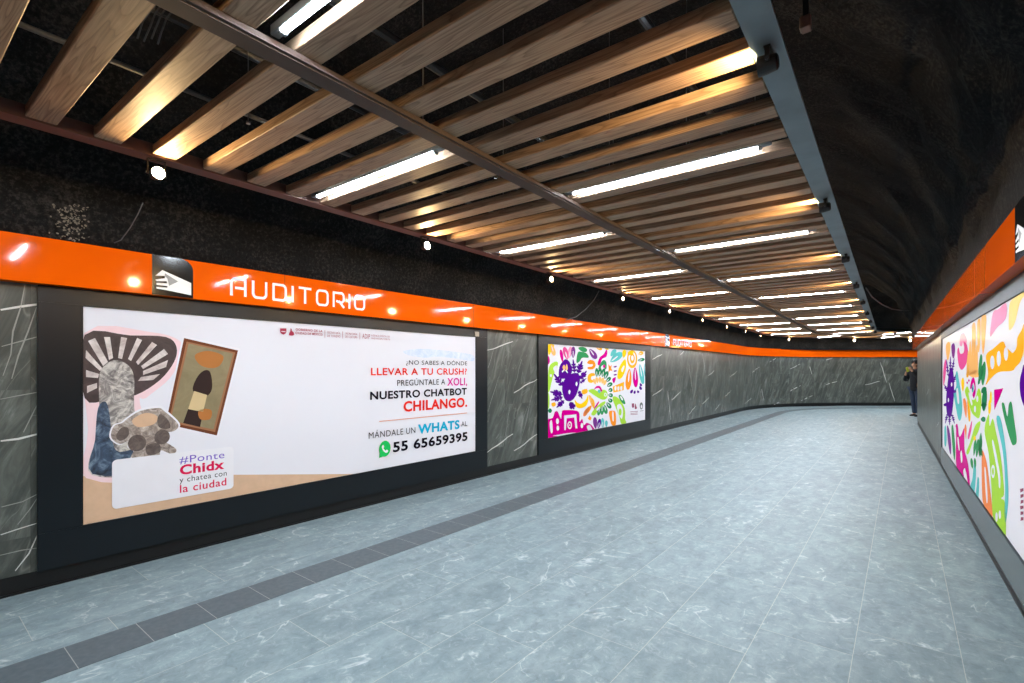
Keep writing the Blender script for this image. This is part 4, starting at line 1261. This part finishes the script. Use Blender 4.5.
def pictogram(path, sgn, la, lb, label, flip=False):
    """black plate with one rounded upper corner and a white angular building on it"""
    p = path.at((la + lb) / 2, 0.1 * sgn)
    root = empty('station_pictogram', (p.x, p.y, BAND0))
    X = lambda f: (lb + (la - lb) * f) if flip else (la + (lb - la) * f)
    Y = lambda g: BAND0 + 0.001 + (BAND1 - BAND0 - 0.001) * g
    shp_ = Sheet(path, 0.1008, sgn)
    def part(name, polys, lay, mat, depth=None):
        bm = bmesh.new()
        for pl, la_ in polys: shp_.poly(bm, [(X(a), Y(b)) for a, b in pl], lay + la_)
        bmesh.ops.transform(bm, matrix=Matrix.Translation((-p.x, -p.y, -BAND0)), verts=bm.verts)
        o = link_mesh2(name, bm, [mat], root)
        return o
    corner = [(1 - .3 + .3 * math.cos(math.radians(a)), 1 - .3 + .3 * math.sin(math.radians(a))) for a in range(0, 91, 10)]
    plate = part('plate', [([(0, 0), (1, 0)] + corner + [(0, 1)], 0)], 2, M['black_gloss'])
    bld = part('building_symbol', [([(.08, .48), (.24, .64), (.95, .40), (.95, .08), (.38, .14), (.10, .16), (.10, .20), (.36, .21), (.36, .25), (.10, .25), (.10, .30), (.36, .32), (.34, .37), (.10, .34), (.08, .38), (.30, .44), (.30, .50)], 0)], 4, M['letter_white'])
    shd = part('building_shade', [([(.30, .50), (.30, .57), (.62, .40), (.40, .26), (.36, .44)], 0)], 5, plain('symbol_grey', rgb(150, 150, 150), 0.4))
    tag(root, label, 'sign')
    return root


pictogram(WL, 1, lpos(1.20), lpos(1.465), 'black square station symbol plate on the near left orange band, white building')
station_name(lpos(1.74), lpos(3.00), 2.005, 2.155, 'white AUDITORIO lettering on the near left orange band above the information poster')
pictogram(WL, 1, lpos(11.1), lpos(11.36), 'black station symbol plate far along the left orange band, past the mural poster')
station_name(lpos(11.62), lpos(12.9), 2.005, 2.155, 'white AUDITORIO lettering far along the left orange band, past the mural poster')
pg = WR.uv(1015.2, 300, -0.1)[0]
pictogram(WR, -1, pg - 0.27, pg, 'black station symbol plate on the right orange band at the picture edge', True)

# ------------------------------------------------------------------ odds and ends on the rock
def path3(px, py, X=None, Z=None):
    u = (px - CX) / F
    return Vector(((u * CS - SN) * Z, (u * SN + CS) * Z, CAMH + Z * (HZ - py) / F))


# pale salt stain on the left rock face
random.seed(3)
bm = bmesh.new()
for i in range(150):
    x = random.gauss(71, 9) + 0; y = random.uniform(204, 244)
    l, z = WL.uv(x, y, 0.075)
    if z < BAND1 + .01: continue
    pts = ellipse(l, z, random.uniform(.002, .009), random.uniform(.002, .008), 6, random.uniform(0, 3))
    vs = [bm.verts.new(tuple(WL.at(a, 0.075 + random.uniform(0, .003))) + (b,)) for a, b in pts]
    bm.faces.new(vs)
link_mesh('salt_stain', bm, plain('salt_stain', rgb(132, 124, 112), 0.9), bpy.data.objects['ceiling'])

def cable(name, pts, r, label, mat=None):
    bm = bmesh.new(); tube(bm, pts, r, 6)
    return tag(link_mesh(name, bm, mat or M['cable'], smooth=True), label, 'cable')


cable('wire', [path3(*p, Z=z) for p, z in (((143, 203), 3.30), ((138, 214), 3.35), ((130, 228), 3.42), ((121, 240), 3.48), ((114, 243), 3.46))], 0.0035, 'thin wire on the rock above the near left orange band')
cable('cable', [path3(*p, Z=z) for p, z in (((599, 291), 8.0), ((594, 300), 8.2), ((586, 309), 8.25), ((576, 317), 8.1), ((566, 320), 7.9))], 0.006, 'dark cable curving down the rock face above the mural poster')
cable('cable', [path3(*p, Z=z) for p, z in (((866, 288), 8.2), ((872, 297), 8.7), ((882, 304.5), 9.3), ((892, 309), 9.9), ((902, 310.5), 10.3), ((911, 310), 10.6))], 0.010, 'grey cable sagging from the steel beam to the right rock face')
# small bracket box, pinkish light put into its colour, on the dark vault right of the beam
t = empty('junction_box', path3(806, 24, Z=2.45), (0, 0, 0))
bm = bmesh.new(); box(bm, -0.022, 0.022, -0.03, 0.03, -0.03, 0.03); bevel(bm, 0.004); link_mesh('box', bm, plain('box_pink_lit', rgb(128, 110, 104), 0.6), t)
bm = bmesh.new(); box(bm, -0.012, 0.012, -0.012, 0.012, 0.0301, 0.55); link_mesh('bracket', bm, M['dark_steel'], t)
bm = bmesh.new(); box(bm, -0.026, -0.0221, -0.024, 0.024, -0.024, 0.024); link_mesh('lid', bm, M['pale_steel'], t)
tag(t, 'small junction box, pinkish light painted on, hanging in the dark right of the steel beam', 'junction box')

# ------------------------------------------------------------------ the person by the far corner
def skinned(name, verts, edges, root=0, sub=2):
    me = bpy.data.meshes.new(name)
    me.from_pydata([v[0] for v in verts], edges, [])
    o = bpy.data.objects.new(name, me); C.objects.link(o)
    m = o.modifiers.new('skin', 'SKIN'); m.use_smooth_shade = True
    for i, v in enumerate(verts):
        r = v[1]; me.skin_vertices[0].data[i].radius = r if isinstance(r, tuple) else (r, r)
        me.skin_vertices[0].data[i].use_root = (i == root)
    s = o.modifiers.new('sub', 'SUBSURF'); s.levels = sub; s.render_levels = sub
    dg = bpy.context.evaluated_depsgraph_get(); dg.update()
    nm = bpy.data.meshes.new_from_object(o.evaluated_get(dg))
    bpy.data.objects.remove(o)
    for p in nm.polygons: p.use_smooth = True
    return nm


def add_mesh(name, me, mats, parent=None):
    me.materials.clear()
    for m in mats: me.materials.append(m)
    o = bpy.data.objects.new(name, me); C.objects.link(o)
    if parent is not None: o.parent = parent
    return o


SKIN = plain('skin', rgb(186, 134, 104), 0.5); JACKET = plain('navy_jacket', rgb(12, 15, 23), 0.85); JEANS = plain('blue_jeans', rgb(36, 50, 72), 0.85)
SHOE = plain('black_shoes', rgb(18, 18, 20), 0.5); HAIR = plain('dark_hair', rgb(22, 18, 17), 0.7); LIMEP = plain('lime_phone', rgb(198, 206, 60), 0.4)


class Sk:
    def __init__(s): s.v = []; s.e = []
    def chain(s, pts, start=None):
        prev = start
        for p, r in pts:
            s.v.append((p, r)); i = len(s.v) - 1
            if prev is not None: s.e.append((prev, i))
            prev = i
        return prev


# local frame: x forward, y to his left, z up
b = Sk()
pel = b.chain([((0, 0, .92), .105)])
ch = b.chain([((0, 0, 1.08), .11), ((-.01, 0, 1.26), .125), ((-.01, 0, 1.38), .10), ((0, 0, 1.45), .055), ((.02, 0, 1.50), .05)], pel)
chest = 2
hd = b.chain([((.025, 0, 1.56), (.068, .075)), ((.025, 0, 1.62), (.078, .09)), ((.015, 0, 1.675), (.06, .07))], ch)
head_mid = hd - 1
b.chain([((.105, 0, 1.585), .014), ((.118, 0, 1.57), .012)], head_mid)          # nose
for s in (1, -1):
    b.chain([((.005, .078 * s, 1.59), (.012, .02))], head_mid)                # ear
def hand(b, wrist, at, f, side, curl):
    """palm with four unequal fingers and a side thumb; f forward dir, side = thumb side, curl dir"""
    at, f, side, curl = Vector(at), Vector(f).normalized(), Vector(side).normalized(), Vector(curl).normalized()
    palm = b.chain([(tuple(at), (.026, .030)), (tuple(at + f * .045), (.028, .036))], wrist)
    for i, ln in enumerate((.068, .078, .072, .056)):
        o = side * (.027 - .018 * i)
        base = at + f * .075 + o
        b.chain([(tuple(base), .009), (tuple(base + f * ln * .45 + curl * ln * .2), .0085), (tuple(base + f * ln * .6 + curl * ln * .65), .008)], palm)
    th = at + side * .04 + f * .02
    b.chain([(tuple(th), .010), (tuple(th + side * .018 + f * .025 + curl * .012), .009), (tuple(th + side * .012 + f * .05 + curl * .03), .008)], palm - 1)
# left arm (towards the camera side when he faces left is his left): raised, forearm up to the chin
sh_ = b.chain([((-.01, .14, 1.39), .062), ((.0, .20, 1.36), .055), ((.10, .25, 1.14), .043), ((.22, .17, 1.26), .036), ((.27, .11, 1.37), .026)], chest + 0)
hand(b, sh_, (.285, .09, 1.405), (.25, -.35, .85), (-.6, .2, .4), (-.5, -.7, 0))
sh_ = b.chain([((-.01, -.14, 1.39), .062), ((-.01, -.20, 1.36), .055), ((.03, -.25, 1.10), .043), ((.20, -.17, 1.13), .036), ((.27, -.10, 1.26), .026)], chest + 0)
hand(b, sh_, (.285, -.08, 1.30), (.25, .35, .8), (-.5, -.2, .5), (-.5, .6, 0))
for s in (1, -1):
    b.chain([((0, .085 * s, .86), .085), ((.015 if s > 0 else -.05, .095 * s, .49), .06), ((-.005 if s > 0 else -.09, .10 * s, .10), .042), ((.02 if s > 0 else -.07, .10 * s, .045), .04), ((.12 if s > 0 else .03, .105 * s, .03), .03)], pel)
body = add_mesh('person', skinned('person', b.v, b.e, 0, 2), [SKIN])
# jacket
j = Sk()
p0 = j.chain([((0, 0, .74), (.175, .15))])
cj = j.chain([((0, 0, .86), (.168, .14)), ((0, 0, .98), (.155, .13)), ((0, 0, 1.14), (.15, .14)), ((-.01, 0, 1.28), (.165, .15)), ((-.01, 0, 1.40), (.12, .11)), ((.0, 0, 1.475), (.07, .075))], p0)
j.chain([((-.01, .15, 1.385), .082), ((.0, .21, 1.35), .076), ((.10, .26, 1.14), .064), ((.215, .175, 1.255), .052), ((.258, .122, 1.335), .046), ((.274, .104, 1.385), .040)], cj - 1)
j.chain([((-.01, -.15, 1.385), .082), ((-.01, -.21, 1.35), .076), ((.03, -.26, 1.10), .064), ((.20, -.175, 1.13), .052), ((.252, -.118, 1.22), .046), ((.274, -.096, 1.275), .040)], cj - 1)
add_mesh('jacket', skinned('jacket', j.v, j.e, 0, 2), [JACKET], body)
t_ = Sk()
p0 = t_.chain([((0, 0, .92), (.14, .12))])
for s in (1, -1):
    t_.chain([((0, .088 * s, .83), .105), ((.015 if s > 0 else -.05, .097 * s, .49), .078), ((-.005 if s > 0 else -.088, .10 * s, .12), .064), ((-.005 if s > 0 else -.088, .10 * s, .075), .064)], p0)
add_mesh('trousers', skinned('trousers', t_.v, t_.e, 0, 2), [JEANS], body)
for s in (1, -1):
    z = Sk(); ox = 0 if s > 0 else -.09
    z.chain([((ox - .05, .10 * s, .048), (.045, .046)), ((ox + .03, .10 * s, .052), (.048, .05)), ((ox + .12, .105 * s, .04), (.046, .036)), ((ox + .18, .108 * s, .032), (.036, .028))])
    me = skinned('shoe', z.v, z.e, 0, 2)
    lo = min(v.co.z for v in me.vertices)
    for v in me.vertices:
        v.co.z = max(v.co.z - lo - .012, 0.0)
    add_mesh('shoe', me, [SHOE], body)
h = Sk()
h.chain([((-.03, 0, 1.56), (.05, .07)), ((-.02, 0, 1.63), (.085, .095)), ((.015, 0, 1.685), (.078, .085)), ((.055, 0, 1.70), (.05, .06))])
add_mesh('hair', skinned('hair', h.v, h.e, 1, 2), [HAIR], body)
bm = bmesh.new()
for s in (1, -1):
    bmesh.ops.create_uvsphere(bm, u_segments=8, v_segments=6, radius=.009, matrix=Matrix.Translation((.098, .032 * s, 1.612)))
box(bm, .104, .112, -.022, .022, 1.536, 1.543)
for s in (1, -1): box(bm, .096, .104, .018 * s - .014, .018 * s + .014 + .01 * s, 1.630, 1.637)
add_f = link_mesh('face_features', bm, HAIR, body)
add_f['label'] = 'dark eyes, eyebrows and mouth'
PZ = 15.35
fwd = (-D1 + Vector((SN, -CS)) * 0.25).normalized()
loc = path3(915.6, 0, Z=PZ)
body.location = (loc.x, loc.y, 0.002); body.rotation_euler = (0, 0, math.atan2(fwd.y, fwd.x))
tag(body, 'person in a dark jacket and jeans standing half behind the far right corner', 'person')
# lime phone held at the chin
bm = bmesh.new(); box(bm, -.006, .006, -.036, .036, -.075, .075); bevel(bm, .004, 2)
ph = link_mesh('phone', bm, LIMEP)
Mx = body.matrix_basis
ph.matrix_world = Matrix.Translation((body.location.x, body.location.y, 0)) @ Matrix.Rotation(body.rotation_euler.z, 4, 'Z') @ Matrix.Translation((.335, .012, 1.44)) @ Matrix.Rotation(math.radians(25), 4, 'Y') @ Matrix.Rotation(math.radians(70), 4, 'Z')
tag(ph, 'yellow green phone held up by the person at the far corner', 'phone')
